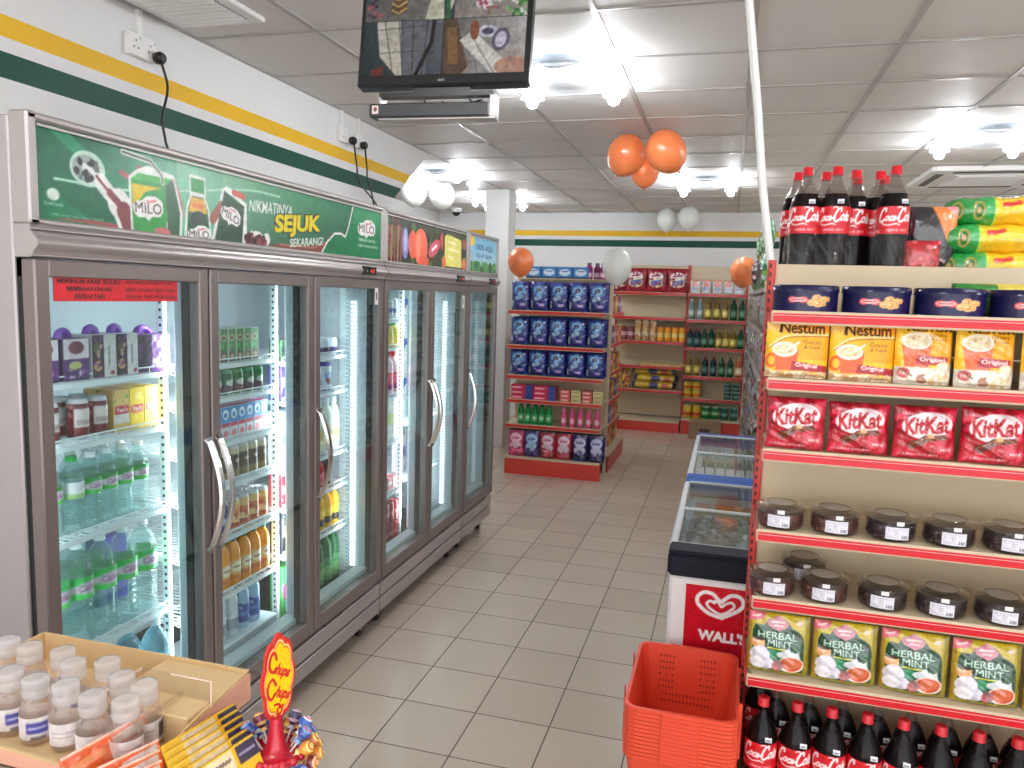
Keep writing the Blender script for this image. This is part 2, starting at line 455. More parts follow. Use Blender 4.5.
def floor_mat():
    m = bpy.data.materials.new('floor_tiles'); m.use_nodes = True
    nt = m.node_tree; N = nt.nodes; L = nt.links; b = N['Principled BSDF']
    g = N.new('ShaderNodeNewGeometry'); sx = N.new('ShaderNodeSeparateXYZ'); L.new(g.outputs['Position'], sx.inputs[0])
    def M_(op, a, bb=None):
        n = N.new('ShaderNodeMath'); n.operation = op
        for i, q in enumerate((a, bb)):
            if q is None: continue
            if isinstance(q, (int, float)): n.inputs[i].default_value = q
            else: L.new(q, n.inputs[i])
        return n.outputs[0]
    T = .30
    edges = []; cells = []
    for ax, off in ((0, -1.4695), (1, 2.7015)):
        t = M_('DIVIDE', M_('SUBTRACT', sx.outputs[ax], off - 30 * T), T)
        fr = M_('FRACT', t); cells.append(M_('FLOOR', t))
        d = M_('MINIMUM', fr, M_('SUBTRACT', 1.0, fr)); edges.append(d)
    d = M_('MINIMUM', edges[0], edges[1])
    line = M_('LESS_THAN', d, .0085)
    cb = N.new('ShaderNodeCombineXYZ'); L.new(cells[0], cb.inputs[0]); L.new(cells[1], cb.inputs[1])
    wn = N.new('ShaderNodeTexWhiteNoise'); wn.noise_dimensions = '2D'; L.new(cb.outputs[0], wn.inputs['Vector'])
    no = N.new('ShaderNodeTexNoise'); no.inputs['Scale'].default_value = 2.2; no.inputs['Detail'].default_value = 7; no.inputs['Roughness'].default_value = .65
    L.new(g.outputs['Position'], no.inputs['Vector'])
    mix = M_('ADD', M_('MULTIPLY', wn.outputs['Value'], .45), M_('MULTIPLY', no.outputs['Fac'], .55))
    c = N.new('ShaderNodeMix'); c.data_type = 'RGBA'; c.inputs[6].default_value = l4((190, 176, 160)); c.inputs[7].default_value = l4((214, 200, 184)); L.new(mix, c.inputs[0])
    c2 = N.new('ShaderNodeMix'); c2.data_type = 'RGBA'; c2.inputs[7].default_value = l4((92, 80, 70)); L.new(line, c2.inputs[0]); L.new(c.outputs[2], c2.inputs[6])
    L.new(c2.outputs[2], b.inputs['Base Color'])
    r = M_('ADD', M_('MULTIPLY', no.outputs['Fac'], .12), M_('ADD', .13, M_('MULTIPLY', line, .5))); L.new(r, b.inputs['Roughness'])
    bp = N.new('ShaderNodeBump'); bp.inputs['Strength'].default_value = .25; bp.inputs['Distance'].default_value = .003
    L.new(M_('SUBTRACT', M_('MULTIPLY', no.outputs['Fac'], .3), line), bp.inputs['Height']); L.new(bp.outputs[0], b.inputs['Normal'])
    return m

CEIL = 2.75
XL, XR, YB, YF = -2.38, 4.6, 10.03, -1.6
struct(MB().box(-4.06, XR + .12, YF, YB + .12, -.1, 0).build('floor', floor_mat()))
c = MB().box(-4.06, XR + .12, YF, YB + .12, CEIL, CEIL + .08, (206, 205, 203), 0)
x = .0268 - .6 * 7
while x < XR:
    c.box(x - .013, x + .013, YF, YB, CEIL - .006, CEIL + .01, (190, 188, 186), 1); x += .6
y = 3.645 - .6 * 8
while y < YB:
    if y > YF: c.box(-3.94, XR, y - .010, y + .010, CEIL - .005, CEIL + .01, (176, 174, 172), 1)
    y += .6
ceil_panel = mat('ceiling_board', (216, 212, 208), rough=.62, var=.03, bump=.03, bscale=80)
ceil_bar = mat('ceiling_t_bar', (166, 162, 158), rough=.35, var=.03)
struct(c.build('ceiling', [ceil_panel, ceil_bar]))
WM, WP = wall_mat(True), wall_mat(False)
struct(MB().prism([(YF, 0), (YF, CEIL), (5.805, CEIL), (5.17, 2.327), (5.06, 2.25), (5.06, 0)], XL - .14, XL, 'x').build('wall_left', WM))
struct(MB().box(-4.06, -3.94, 4.9, YB, 0, CEIL).build('wall_alcove_left', WP))
struct(MB().box(-4.06, XL - .14, 4.9, 5.02, 0, CEIL).build('wall_alcove_front', WP))
struct(MB().box(-4.06, XR + .12, YB, YB + .12, 0, CEIL).build('wall_back', WM))
struct(MB().box(XR, XR + .12, YF, YB, 0, CEIL).build('wall_right', WM))
struct(MB().box(-2.545, -2.285, 7.80, 8.06, 0, CEIL - .003, b=.004).build('wall_pillar', WP), 'white square pillar behind the far refrigerator')
struct(MB().box(-3.94, XR, YB - .012, YB, 0, .08).build('baseboard_back', M['white']))

# ceiling lamps: square crystal plate, frosted dish in the middle, a bulb cup in every corner
def make_lamp():
    t = empty('ceiling_lamp')
    p = MB(); q = .27
    p.prism([(-q, -.19), (-.19, -q), (.19, -q), (q, -.19), (q, .19), (.19, q), (-.19, q), (-q, .19)], -.022, -.002, 'z')
    p.build('back_plate', M['crystal'], t)
    MB().lathe([(.02, -.085), (.12, -.08), (.175, -.06), (.2, -.035), (.205, -.022), (.19, -.020)], 32).build('glass_dish', M['frost'], t)
    r = MB()
    for k in range(4):
        a = k * PI / 2
        pts = [(.20 * math.cos(a + s * .6), .20 * math.sin(a + s * .6), -.03 - .012 * math.cos(s * 3)) for s in np.linspace(-1, 1, 9)]
        r.tube(pts, .006, 6)
    r.build('chrome_arc', M['chrome'], t)
    for sx in (-1, 1):
        for sy in (-1, 1):
            cup = MB().lathe([(.022, -.022), (.03, -.045), (.055, -.055), (.064, -.075)], 14, (sx * .215, sy * .215, 0), caps=False).build('lamp_cup', M['crystal'], t)
            MB().ball((sx * .215, sy * .215, -.092), .031, seg=10).build('bulb', M['bulb'], cup)
    return t
lamp = make_lamp()
for (x, y, lb) in ((-.85, 3.80, 'square glass ceiling lamp with four bulbs behind the hanging monitor'),
                   (-.27, 7.32, 'glass ceiling lamp between the orange balloon cluster and the back wall'),
                   (-2.62, 6.75, 'glass ceiling lamp behind the two white balloons by the left wall'),
                   (-2.60, 8.48, 'glass ceiling lamp beside the top of the white pillar'),
                   (1.49, 5.54, 'glass ceiling lamp above the cola bottles beside the ceiling air conditioner'),
                   (-.85, .2, 'unseen added glass ceiling lamp above the counter, nearest the shop front'),  # lamps from here on are out of view, added to light the room evenly
                   (3.7, 1.9, 'unseen added glass ceiling lamp near the right wall, nearest the shop front'),
                   (3.7, 5.5, 'unseen added glass ceiling lamp near the right wall, middle one'),
                   (3.7, 8.7, 'unseen added glass ceiling lamp near the right wall, in the back corner'),
                   (1.6, 1.6, 'unseen added glass ceiling lamp above the near end of the right aisle')):
    o = put(lamp, (x, y, CEIL), 0, lb, 'ceiling lamp', 'square glass ceiling lamps')

# ceiling vent and air conditioner
v = empty('ceiling_vent', (-2.11, 2.44, CEIL)); tag(v, 'white louvred ceiling vent above the striped wall by the monitor', 'ceiling vent')
b = MB()
b.box(-.2, .2, -.43, .43, -.02, 0, b=.004).build('vent_frame', M['white'], v)
MB().box(-.15, .15, -.38, .38, -.022, -.018).build('vent_opening', mat('vent_shadow_gap', (88, 86, 84), rough=.6, var=.05), v)
b = MB()
for k in range(22):
    yy = -.37 + k * .0345
    b.add([(-.15, yy, -.022), (.15, yy, -.022), (.15, yy + .022, -.034), (-.15, yy + .022, -.034)], [(0, 1, 2, 3)])
    b.box(-.15, .15, yy + .018, yy + .022, -.034, -.022)
b.build('vent_louvres', M['white'], v)
a = empty('air_conditioner', (1.96, 7.28, CEIL)); tag(a, 'white square ceiling cassette air conditioner above the right aisle', 'air conditioner')
MB().prism([(-.49, -.46), (-.46, -.49), (.46, -.49), (.49, -.46), (.49, .46), (.46, .49), (-.46, .49), (-.49, .46)], -.035, 0, 'z').build('cassette_panel', M['white'], a)
b = MB()
for s in (-1, 1):
    b.box(-.32, .32, s * .40 - .03, s * .40 + .03, -.038, -.03); b.box(s * .40 - .03, s * .40 + .03, -.32, .32, -.038, -.03)
b.build('air_slot', M['black'], a)
b = MB()
b.box(-.28, .28, -.28, .28, -.045, -.03, b=.006)
for k in range(11): b.box(-.25, .25, -.25 + k * .05, -.244 + k * .05, -.05, -.045)
b.build('intake_grille', M['white'], a)

# sockets, plugs and cables on the left wall
def socket(y, z, w, lb):
    t = empty('wall_socket', (XL, y, z)); tag(t, lb, 'wall socket')
    b = MB().box(0, .03, -w / 2, w / 2, -.045, .045, (233, 232, 230), 0, .004)
    n = 2 if w > .12 else 1
    for k in range(n):
        yy = (k - (n - 1) / 2) * .08
        for (dy, dz) in ((0, .015), (-.012, -.012), (.012, -.012)): b.box(.0295, .0305, yy + dy - .003, yy + dy + .003, dz - .004, dz + .004, (60, 60, 60))
        b.box(.03, .034, yy + .02, yy + .028, .022, .034, (225, 225, 222))
    b.build('face_plate', M['plas'], t)
    MB().box(0, .018, -.014, .014, .045, CEIL - z, b=.002).build('conduit', M['white'], t)
    return t
socket(2.68, 2.60, .15, 'white double wall socket on the striped wall above the near end of the green banner')
socket(4.36, 2.60, .085, 'white wall socket above the cooler banner, nearer one of a pair')
socket(4.58, 2.60, .085, 'white wall socket above the cooler banner, farther one of a pair')
def plug(y, z, pts, lb):
    t = empty('power_cable', (XL + .03, y, z)); tag(t, lb, 'power cable', 'black power cables above the coolers')
    b = MB().lathe([(.012, 0), (.024, .006), (.026, .03), (.018, .042)], 10, (0, 0, 0), ax='x')
    b.build('plug', M['blackp'], t)
    MB().tube(spline([(p[0], p[1] - y, p[2] - z) for p in pts], 5), .0055, 6).build('cord', M['blackp'], t)
plug(2.745, 2.575, [(.03, 2.745, 2.555), (.045, 2.76, 2.46), (.05, 2.72, 2.33), (.05, 2.735, 2.24), (.05, 2.75, 2.17), (.02, 2.76, 1.9)], 'black plug and cable dropping from the double socket behind the green banner')
plug(4.43, 2.575, [(.03, 4.43, 2.555), (.05, 4.43, 2.42), (.05, 4.46, 2.33), (.05, 4.62, 2.26), (.05, 4.72, 2.2), (.05, 4.66, 2.1), (.02, 4.66, 1.9)], 'black plug and cable sagging from the nearer socket of the pair')
plug(4.58, 2.575, [(.03, 4.58, 2.555), (.05, 4.57, 2.42), (.05, 4.58, 2.36), (.05, 4.64, 2.28), (.05, 4.70, 2.1), (.02, 4.7, 1.9)], 'black plug and cable hanging from the farther socket of the pair')

# hanging monitor, bracket and recorder
mon = empty('hanging_monitor', (-.865, 2.2, 2.255), math.radians(4)); tag(mon, 'flat monitor hanging from the ceiling showing four security camera views', 'monitor')
tl = math.radians(-9)
A = Art(.50, .285, 170, 100, (52, 58, 66))
A.grad(0, 0, .25, .165, (20, 48, 52), (70, 80, 96), (30, 66, 70), (92, 98, 108))
A.poly([(.04, .165), (.055, .06), (.11, 0), (.13, 0), (.115, .165)], (186, 180, 160)); A.poly([(.12, .165), (.13, 0), (.2, 0), (.215, .165)], (96, 96, 112))
for k in range(5): A.line([(.02 + k * .045, .165), (.07 + k * .03, 0)], .0022, (34, 36, 40))
A.line([(.04, .14), (.2, .15)], .002, (50, 50, 52)); A.line([(.05, .07), (.2, .075)], .002, (60, 60, 62)); A.line([(.22, .165), (.215, .1), (.17, 0)], .012, (22, 26, 28)); A.poly([(.03, 0), (.03, .02), (.07, .03), (.07, 0)], (130, 36, 28))
A.grad(.25, 0, .5, .165, (120, 120, 118), (168, 152, 140), (90, 88, 84), (170, 170, 172))
A.poly([(.25, 0), (.25, .165), (.29, .165), (.33, .02), (.31, 0)], (96, 66, 46)); A.poly([(.26, .14), (.29, .14), (.3, .03), (.27, .03)], (142, 92, 40))
A.poly([(.3, .1), (.34, .13), (.5, -.02), (.4, 0)], (206, 202, 192)); A.line([(.345, .1), (.41, 0)], .002, (60, 60, 60))
A.ell(.385, .125, .03, .018, (188, 190, 214)); A.ell(.385, .125, .018, .010, (66, 62, 96)); A.ell(.425, .1, .026, .034, (92, 86, 120), -.3); A.ell(.425, .1, .016, .024, (196, 190, 218), -.3)
A.ell(.345, .13, .014, .03, (150, 70, 40)); A.ell(.46, .02, .05, .028, (196, 132, 104)); A.line([(.31, .03), (.35, .04), (.36, 0)], .002, (70, 70, 70))
A.grad(0, .167, .25, .285, (98, 96, 90), (112, 110, 104), (70, 72, 80), (130, 126, 118)); A.speck(0, .18, .05, .285, [(70, 40, 90), (190, 60, 80), (60, 90, 150)], 26, .006, 3)
A.poly([(.08, .19), (.1, .285), (.14, .285), (.13, .19)], (116, 76, 38))
for k in range(4): A.line([(.085, .2 + k * .02), (.105, .19 + k * .02), (.13, .205 + k * .02)], .005, (206, 168, 70))
A.poly([(.19, .167), (.22, .285), (.3, .285), (.26, .167)], (190, 194, 160)); A.poly([(.25, .167), (.24, .285), (.26, .285), (.27, .167)], (40, 116, 62))
A.grad(.28, .167, .5, .285, (140, 130, 122), (150, 140, 130), (110, 104, 100), (160, 156, 150)); A.speck(.34, .18, .42, .285, [(180, 60, 90), (210, 200, 200), (150, 110, 70)], 60, .007, 5); A.speck(.44, .17, .5, .27, [(60, 150, 60), (110, 190, 90), (200, 210, 200)], 40, .007, 6)
A.rect(0, .165, .5, .1675, (40, 42, 44)); A.rect(.249, 0, .2515, .285, (30, 32, 34))
b = MB().box(-.265, .265, -.015, .03, 0, .33, mat=0, b=.006).box(-.2, .2, .03, .055, .04, .29, mat=0, b=.01)
fr = b.build('monitor_case', M['blackp'], mon); fr.rotation_euler = (tl, 0, 0)
A.a = (A.a.mean(2, keepdims=True) * .4 + A.a * .6) * .78
sc = MB().grid(lambda u, v: (-.25 + u * .5, -.0165 + 0 * u, .032 + v * .285), 170, 100, A.cols(.16)).build('screen', M['screen'], mon); sc.rotation_euler = (tl, 0, 0)
A = Art(.03, .008, 30, 8, (22, 22, 24)).text('AOC', .015, .004, .02, .006, (200, 200, 205), .03)
lg = MB().grid(lambda u, v: (-.013 + u * .03, -.0165 + 0 * u, .011 + v * .008), 30, 8, A.cols()).build('maker_badge', M['plas'], mon); lg.rotation_euler = (tl, 0, 0)
b = MB().box(-.09, .09, .0, .03, -.014, .004, b=.003).box(-.03, .03, .06, .085, .0, .2, b=.003)
b.box(-.02, .02, .09, .13, .1, CEIL - 2.255, b=.003); b.box(-.07, .07, .04, .18, CEIL - 2.255 - .012, CEIL - 2.255)
b.build('ceiling_mount', M['blackp'], mon)
br = MB().box(-.19, .17, -.02, .02, -.030, -.016, mat=0)
for s in (-.187, .167): br.box(s - .003, s + .003, -.02, .03, -.094, -.016, mat=1)
br.box(-.19, .17, -.022, .03, -.096, -.092, mat=1); br.box(.155, .172, -.022, .02, -.09, -.03, mat=1)
br.build('bracket_tray', [M['blackp'], M['alu']], mon)
rec = empty('video_recorder', (-.865, 2.2, 2.255), math.radians(4)); tag(rec, 'flat black video recorder lying in the bracket tray under the hanging monitor', 'video recorder')
MB().box(-.215, .150, -.035, .02, -.0915, -.052, b=.003).box(.10, .145, -.037, -.034, -.088, -.056).build('recorder_case', mat('recorder_grey', (44, 45, 48), rough=.4, var=.05), rec)
A = Art(.02, .022, 12, 12, (222, 206, 200)).ell(.01, .012, .005, .006, (120, 60, 60))
MB().grid(lambda u, v: (-.205 + u * .02, -.0365 + 0 * u, -.082 + v * .024), 12, 12, A.cols()).build('sticker', M['print'], rec)
MB().tube(spline([(-.06, .03, -.03), (-.05, .0, -.045), (-.02, .02, -.052), (-.01, .05, -.03)], 4), .003, 6).tube(spline([(.08, .03, -.03), (.1, -.01, -.048), (.12, .0, -.04), (.118, .05, -.03)], 4), .003, 6).build('cable_loop', M['blackp'], rec)

# dome camera in the far corner
t = empty('dome_camera', (-3.5, 9.5, CEIL)); tag(t, 'small white dome camera on the ceiling in the far left corner', 'security camera')
MB().lathe([(.075, 0), (.078, -.03), (.06, -.05)], 18).build('camera_housing', M['white'], t)
MB().ball((0, 0, -.05), .052, seg=16).build('camera_dome', M['blackp'], t)
# white conduit down to the right shelf
tag(MB().tube(spline([(-.03, 2.5, 2.745), (.0, 2.5, 2.55), (.022, 2.5, 2.4), (.05, 2.5, 2.2), (.075, 2.5, 2.0), (.118, 2.5, 1.745)], 5), .0125, 10).build('cable_conduit', M['white']), 'white bowed cable conduit running from the ceiling to the right shelf top', 'conduit')

# balloons
def make_balloon(kind, m):
    t = empty('balloon')
    prof = []
    for i in range(17):
        f = i / 16; ang = PI * f
        r = math.sin(ang) * .125; z = -math.cos(ang) * .135
        if z < 0: r *= 1 - .12 * (-z / .135) ** 2; z *= 1.12
        prof.append((max(r, .0015), z))
    MB().lathe(prof, 24, caps=False).build('balloon_skin', m, t)
    MB().lathe([(.004, -.152), (.011, -.166), (.012, -.168), (.002, -.165)], 10).build('knot', m, t)
    return t
bo = make_balloon('o', M['balloon']); bw = make_balloon('w', M['balloonw'])
G1 = 'orange balloon cluster at the ceiling'
put(bo, (-.712, 5.14, 2.585), 0, 'orange balloon under the ceiling, left one of the cluster of three', 'balloon', G1, rx=.5, ry=.5)
put(bo, (-.445, 4.98, 2.575), 0, 'orange balloon under the ceiling, right and highest one of the cluster of three', 'balloon', G1, rx=.4, ry=-.6)
put(bo, (-.60, 5.24, 2.50), 0, 'small orange balloon low in the middle of the cluster of three', 'balloon', G1, sc=.78)
put(bo, (-1.80, 6.56, 1.945), 0, 'orange balloon at the upper left corner of the detergent shelf', 'balloon', sc=.92)
put(bo, (.105, 7.3, 1.925), 0, 'orange balloon beside the juice shelf at the end of the right aisle', 'balloon', sc=.98)
put(bw, (-2.955, 6.85, 2.60), .4, 'white balloon with faint red print, left one of the pair near the left wall', 'balloon', 'white balloon pair near the left wall')
put(bw, (-2.77, 7.1, 2.60), .2, 'white balloon, right one of the pair near the left wall', 'balloon', 'white balloon pair near the left wall', rx=.5)
put(bw, (-.80, 9.55, 2.62), 0, 'white balloon near the back wall ceiling, left one of the far pair', 'balloon', 'far white balloon pair')
put(bw, (-.53, 9.4, 2.63), 0, 'white balloon near the back wall ceiling, right one of the far pair', 'balloon', 'far white balloon pair')
put(bw, (-.945, 6.55, 1.92), 0, 'white balloon at the upper right corner of the detergent shelf', 'balloon', sc=(1.0, 1.0, 1.12))
put(bw, (1.93, 5.05, 2.60), 0, 'white balloon under the ceiling at the right edge above the yellow bags', 'balloon', sc=1.0)
# ------------------------------------------------------------------ glass door coolers along the left wall
FX = -1.545                                                     # plane of the door fronts
def milo_mark(A, cx, cy, w, h, rot=0):
    A.poly([(cx + x * w * .5 * math.cos(rot) - y * h * math.sin(rot), cy + x * w * .5 * math.sin(rot) + y * h * math.cos(rot)) for x, y in
            [(-1.1, -.5), (-1.15, .1), (-.9, .5), (-.5, .55), (-.1, .95), (.6, 1.0), (1.1, .6), (1.15, -.2), (.9, -.7), (.2, -.75), (0, -1.1), (-.3, -.8), (-.8, -.85)]], (240, 240, 238))
    A.text('MILO', cx, cy - .05 * h, w * 1.0, h * .86, (36, 20, 22), .0, rot)
    A.text('Nestle', cx + .12 * w, cy + .58 * h, w * .36, h * .24, (196, 60, 60), .03, rot + .15)

def banner_cola_green():
    A = Art(1.73, .205, 520, 84, (20, 130, 84), 1.45, 1.79)
    A.grad(1.45, 1.79, 1.9, 1.995, (8, 112, 70), (96, 184, 146), (0, 78, 52), (76, 160, 120))
    A.grad(1.9, 1.79, 3.18, 1.995, (96, 184, 146), (22, 88, 56), (130, 196, 156), (8, 110, 72))
    A.grad(2.1, 1.79, 2.9, 1.995, (70, 130, 98), (34, 78, 54), (130, 196, 156), (24, 124, 80))
    A.poly([(1.5, 1.995), (1.85, 1.79), (1.62, 1.79), (1.45, 1.88), (1.45, 1.995)], (12, 104, 70)); A.line([(1.5, 1.995), (1.66, 1.9)], .03, (30, 140, 96))
    A.line(spline([(1.5, 1.882), (1.75, 1.888), (2.2, 1.95), (2.4, 1.955)]), .006, (170, 224, 196))
    A.poly([(1.48, 1.797), (1.75, 1.79), (1.75, 1.80), (1.6, 1.803)], (164, 84, 84)); A.poly([(2.3, 1.793), (2.72, 1.79), (2.74, 1.835), (2.6, 1.812), (2.35, 1.80)], (136, 76, 62)); A.line([(2.4, 1.803), (2.62, 1.806), (2.74, 1.84)], .006, (176, 120, 110))
    A.ell(1.495, 1.848, .017, .013, (206, 226, 214)); A.text('DAPATKAN', 1.495, 1.827, .05, .006, (196, 226, 210)); A.text('Imej hanya untuk tujuan ilustrasi', 1.565, 1.805, .15, .006, (170, 220, 194))
    W = (236, 240, 236)
    # ice and splash
    A.ell(1.595, 1.917, .052, .04, (190, 222, 206)); A.ell(1.59, 1.917, .04, .03, (150, 168, 162)); A.speck(1.56, 1.895, 1.62, 1.935, [(40, 46, 46), (220, 226, 224), (100, 110, 108)], 26, .008, 2)
    A.line(spline([(1.62, 1.905), (1.66, 1.87), (1.70, 1.84), (1.725, 1.79)]), [.016, .018] + [.04] * 8 + [.07] * 9, W); A.line(spline([(1.62, 1.905), (1.66, 1.872), (1.70, 1.84), (1.725, 1.795)]), [.008] * 6 + [.02] * 7 + [.048] * 6, (128, 60, 66))
    A.line([(1.70, 1.925), (1.74, 1.912), (1.78, 1.93), (1.76, 1.945)], .014, (170, 96, 96)); A.line([(1.88, 1.93), (1.90, 1.89), (1.91, 1.85)], .03, (196, 120, 112))
    # drinking pack
    A.poly([(1.728, 1.785), (1.722, 1.92), (1.75, 1.94), (1.79, 1.956), (1.888, 1.945), (1.92, 1.85), (1.915, 1.785)], W)
    A.poly([(1.735, 1.785), (1.73, 1.915), (1.86, 1.925), (1.855, 1.785)], (30, 150, 56)); A.poly([(1.86, 1.785), (1.855, 1.925), (1.885, 1.935), (1.91, 1.85), (1.905, 1.785)], (14, 84, 40))
    A.poly([(1.73, 1.915), (1.755, 1.933), (1.88, 1.935), (1.86, 1.918)], (60, 176, 70)); A.poly([(1.735, 1.85), (1.733, 1.905), (1.84, 1.907), (1.78, 1.89), (1.75, 1.86)], (222, 196, 36))
    A.line([(1.705, 1.975), (1.80, 1.968), (1.84, 1.94), (1.845, 1.92)], .013, W); A.line([(1.705, 1.975), (1.80, 1.968), (1.84, 1.94), (1.845, 1.92)], .006, (44, 70, 56))
    milo_mark(A, 1.79, 1.852, .095, .030, .04); A.ell(1.84, 1.797, .03, .010, (200, 110, 110))
    # bottle
    A.poly([(1.925, 1.785), (1.935, 1.87), (1.95, 1.9), (1.95, 1.96), (2.02, 1.958), (2.02, 1.9), (2.035, 1.87), (2.045, 1.785)], W)
    A.poly([(1.957, 1.915), (1.957, 1.952), (2.013, 1.95), (2.013, 1.913)], (34, 150, 66)); A.poly([(1.96, 1.903), (1.943, 1.87), (1.935, 1.785), (2.038, 1.785), (2.028, 1.868), (2.008, 1.903)], (18, 92, 46))
    A.poly([(1.945, 1.86), (1.957, 1.90), (2.012, 1.899), (2.026, 1.86)], (226, 178, 62)); A.rect(1.96, 1.872, 2.01, 1.884, (222, 130, 60)); A.ell(1.988, 1.835, .035, .03, (16, 50, 32))
    milo_mark(A, 1.988, 1.803, .085, .024, .03)
    # tilted sachet
    A.poly([(2.04, 1.785), (2.095, 1.94), (2.12, 1.95), (2.215, 1.91), (2.215, 1.785)], W); A.line([(2.05, 1.85), (2.09, 1.89)], .03, (150, 84, 70)); A.line([(2.15, 1.936), (2.2, 1.93)], .018, (206, 96, 84))
    A.poly([(2.055, 1.785), (2.105, 1.936), (2.203, 1.902), (2.19, 1.785)], (20, 66, 36)); A.poly([(2.105, 1.936), (2.13, 1.91), (2.203, 1.902)], (34, 96, 54)); milo_mark(A, 2.135, 1.868, .085, .028, -.32)
    A.speck(2.21, 1.788, 2.33, 1.82, [W], 30, .014, 4); A.speck(2.21, 1.787, 2.32, 1.818, [(110, 44, 50), (60, 26, 30), (150, 70, 70)], 70, .009, 5)
    A.text('NIKMATINYA', 2.355, 1.913, .25, .036, (240, 244, 240), .01, .03, .2)
    A.otext('SEJUK', 2.52, 1.873, .30, .074, (244, 220, 20), (38, 44, 22), .05, rot=.09, shear=.2, bold=.045); A.text('SEKARANG!', 2.575, 1.823, .225, .028, (240, 244, 240), .02, .10, .2)
    G = [(2.67, 1.785), (2.72, 1.835), (2.775, 1.868), (2.825, 1.872), (2.86, 1.862), (2.885, 1.90), (2.93, 1.995), (3.19, 1.995), (3.19, 1.785)]
    A.poly(G, (0, 122, 74)); A.grad(2.93, 1.9, 3.18, 1.995, (0, 122, 74), (0, 130, 78), (10, 156, 96), (10, 160, 100)); A.line(G[:7], .008, W)
    milo_mark(A, 3.045, 1.909, .14, .036, .0); A.text('TENAGA UNTUK', 3.05, 1.862, .16, .011, (226, 240, 232)); A.text('KEJAYAAN ANDA', 3.06, 1.838, .18, .011, (226, 240, 232))
    A.a *= .9
    return A
def banner_harvest():
    A = Art(1.08, .205, 250, 56, (26, 40, 28), 3.30, 1.79)
    A.speck(3.3, 1.79, 4.38, 1.995, [(18, 30, 22), (40, 66, 36), (60, 92, 50), (84, 40, 40), (24, 44, 30)], 420, .022, 3)
    for i in range(5): A.line([(3.32 + i * .035, 1.8), (3.325 + i * .035, 1.94)], .02, [(128, 76, 70), (164, 104, 92)][i % 2])
    A.ell(3.51, 1.88, .038, .07, (128, 122, 178)); A.ell(3.51, 1.89, .02, .05, (176, 170, 208)); A.ell(3.60, 1.88, .05, .065, (214, 92, 72)); A.ell(3.70, 1.875, .085, .085, (226, 102, 76)); A.ell(3.67, 1.88, .03, .06, (236, 132, 100)); A.ell(3.74, 1.81, .07, .03, (214, 86, 66))
    A.ell(3.88, 1.88, .085, .035, (196, 84, 104), .4); A.line([(3.85, 1.87), (3.91, 1.895)], .016, (236, 214, 226)); A.ell(3.985, 1.92, .02, .045, (180, 70, 70))
    A.poly([(4.03, 1.81), (4.03, 1.95), (4.07, 1.962), (4.29, 1.948), (4.30, 1.80), (4.06, 1.80)], (214, 206, 108)); A.line([(4.09, 1.925), (4.2, 1.922)], .012, (236, 232, 180)); A.line([(4.08, 1.89), (4.26, 1.885)], .010, (236, 232, 180)); A.line([(4.09, 1.85), (4.16, 1.848)], .012, (236, 232, 180))
    A.ell(4.34, 1.93, .03, .03, (150, 70, 52)); A.ell(4.34, 1.82, .03, .035, (206, 112, 72)); A.ell(4.02, 1.82, .03, .03, (206, 112, 72))
    return A
def banner_sky():
    A = Art(.52, .2, 130, 56, (120, 180, 210), 4.49, 1.785)
    A.grad(4.49, 1.785, 5.01, 1.985, (170, 206, 214), (168, 204, 206), (104, 172, 214), (120, 186, 220)); A.speck(4.5, 1.785, 5.0, 1.83, [(70, 128, 74), (92, 150, 86), (50, 106, 60)], 130, .02, 2); A.ell(4.53, 1.955, .05, .03, (232, 200, 50))
    A.text('100% ASLI', 4.76, 1.925, .33, .033, (44, 76, 120), .02); A.text('SEGAR SEJUK', 4.76, 1.875, .3, .026, (44, 76, 120), .01)
    return A

def wire_shelf(y0, y1, z, x0=-2.16, x1=-1.70):
    b = MB()
    b.box(x1 - .008, x1, y0, y1, z - .016, z - .001); b.box(x1 - .004, x1, y0, y1, z + .016, z + .020)
    for k in range(int((y1 - y0) / .07) + 1): b.box(x1 - .004, x1 - .001, y0 + k * .07, y0 + k * .07 + .003, z - .002, z + .018)
    b.box(x0, x0 + .006, y0, y1, z - .006, z)
    n = int((y1 - y0) / .024)
    for k in range(n + 1):
        yy = y0 + (y1 - y0) * k / n
        b.box(x0, x1, yy - .0018, yy + .0018, z - .004, z)
    for f in (.25, .5, .75): b.box(x0 + (x1 - x0) * f, x0 + (x1 - x0) * f + .005, y0, y1, z - .010, z - .004)
    b.box(x0, x1, y0, y0 + .005, z - .012, z); b.box(x0, x1, y1 - .005, y1, z - .012, z)
    return b

def handle(parent, y, z0, z1, out=.045):
    pts = [(FX + .004, y, z1)] + [(FX + .012 + out * math.sin(PI * t), y, z1 - (z1 - z0) * t) for t in np.linspace(.04, .96, 15)] + [(FX + .004, y, z0)]
    b = MB()
    n = len(pts); V = []
    for (x, yy, z) in pts:
        for dx, dy in ((-.004, -.012), (.005, -.009), (.005, .009), (-.004, .012)): V.append((x + dx, yy + dy, z))
    F = [(i * 4 + k, i * 4 + (k + 1) % 4, i * 4 + 4 + (k + 1) % 4, i * 4 + 4 + k) for i in range(n - 1) for k in range(4)]
    b.add(V, F, smooth=False); b.add(V[:4], [(0, 1, 2, 3)]); b.add(V[-4:], [(3, 2, 1, 0)])
    for zz in (z0, z1): b.lathe([(.011, 0), (.011, .016)], 10, (FX - .002, y, zz), ax='x')
    return b.build('door_handle', M['chrome'], parent)

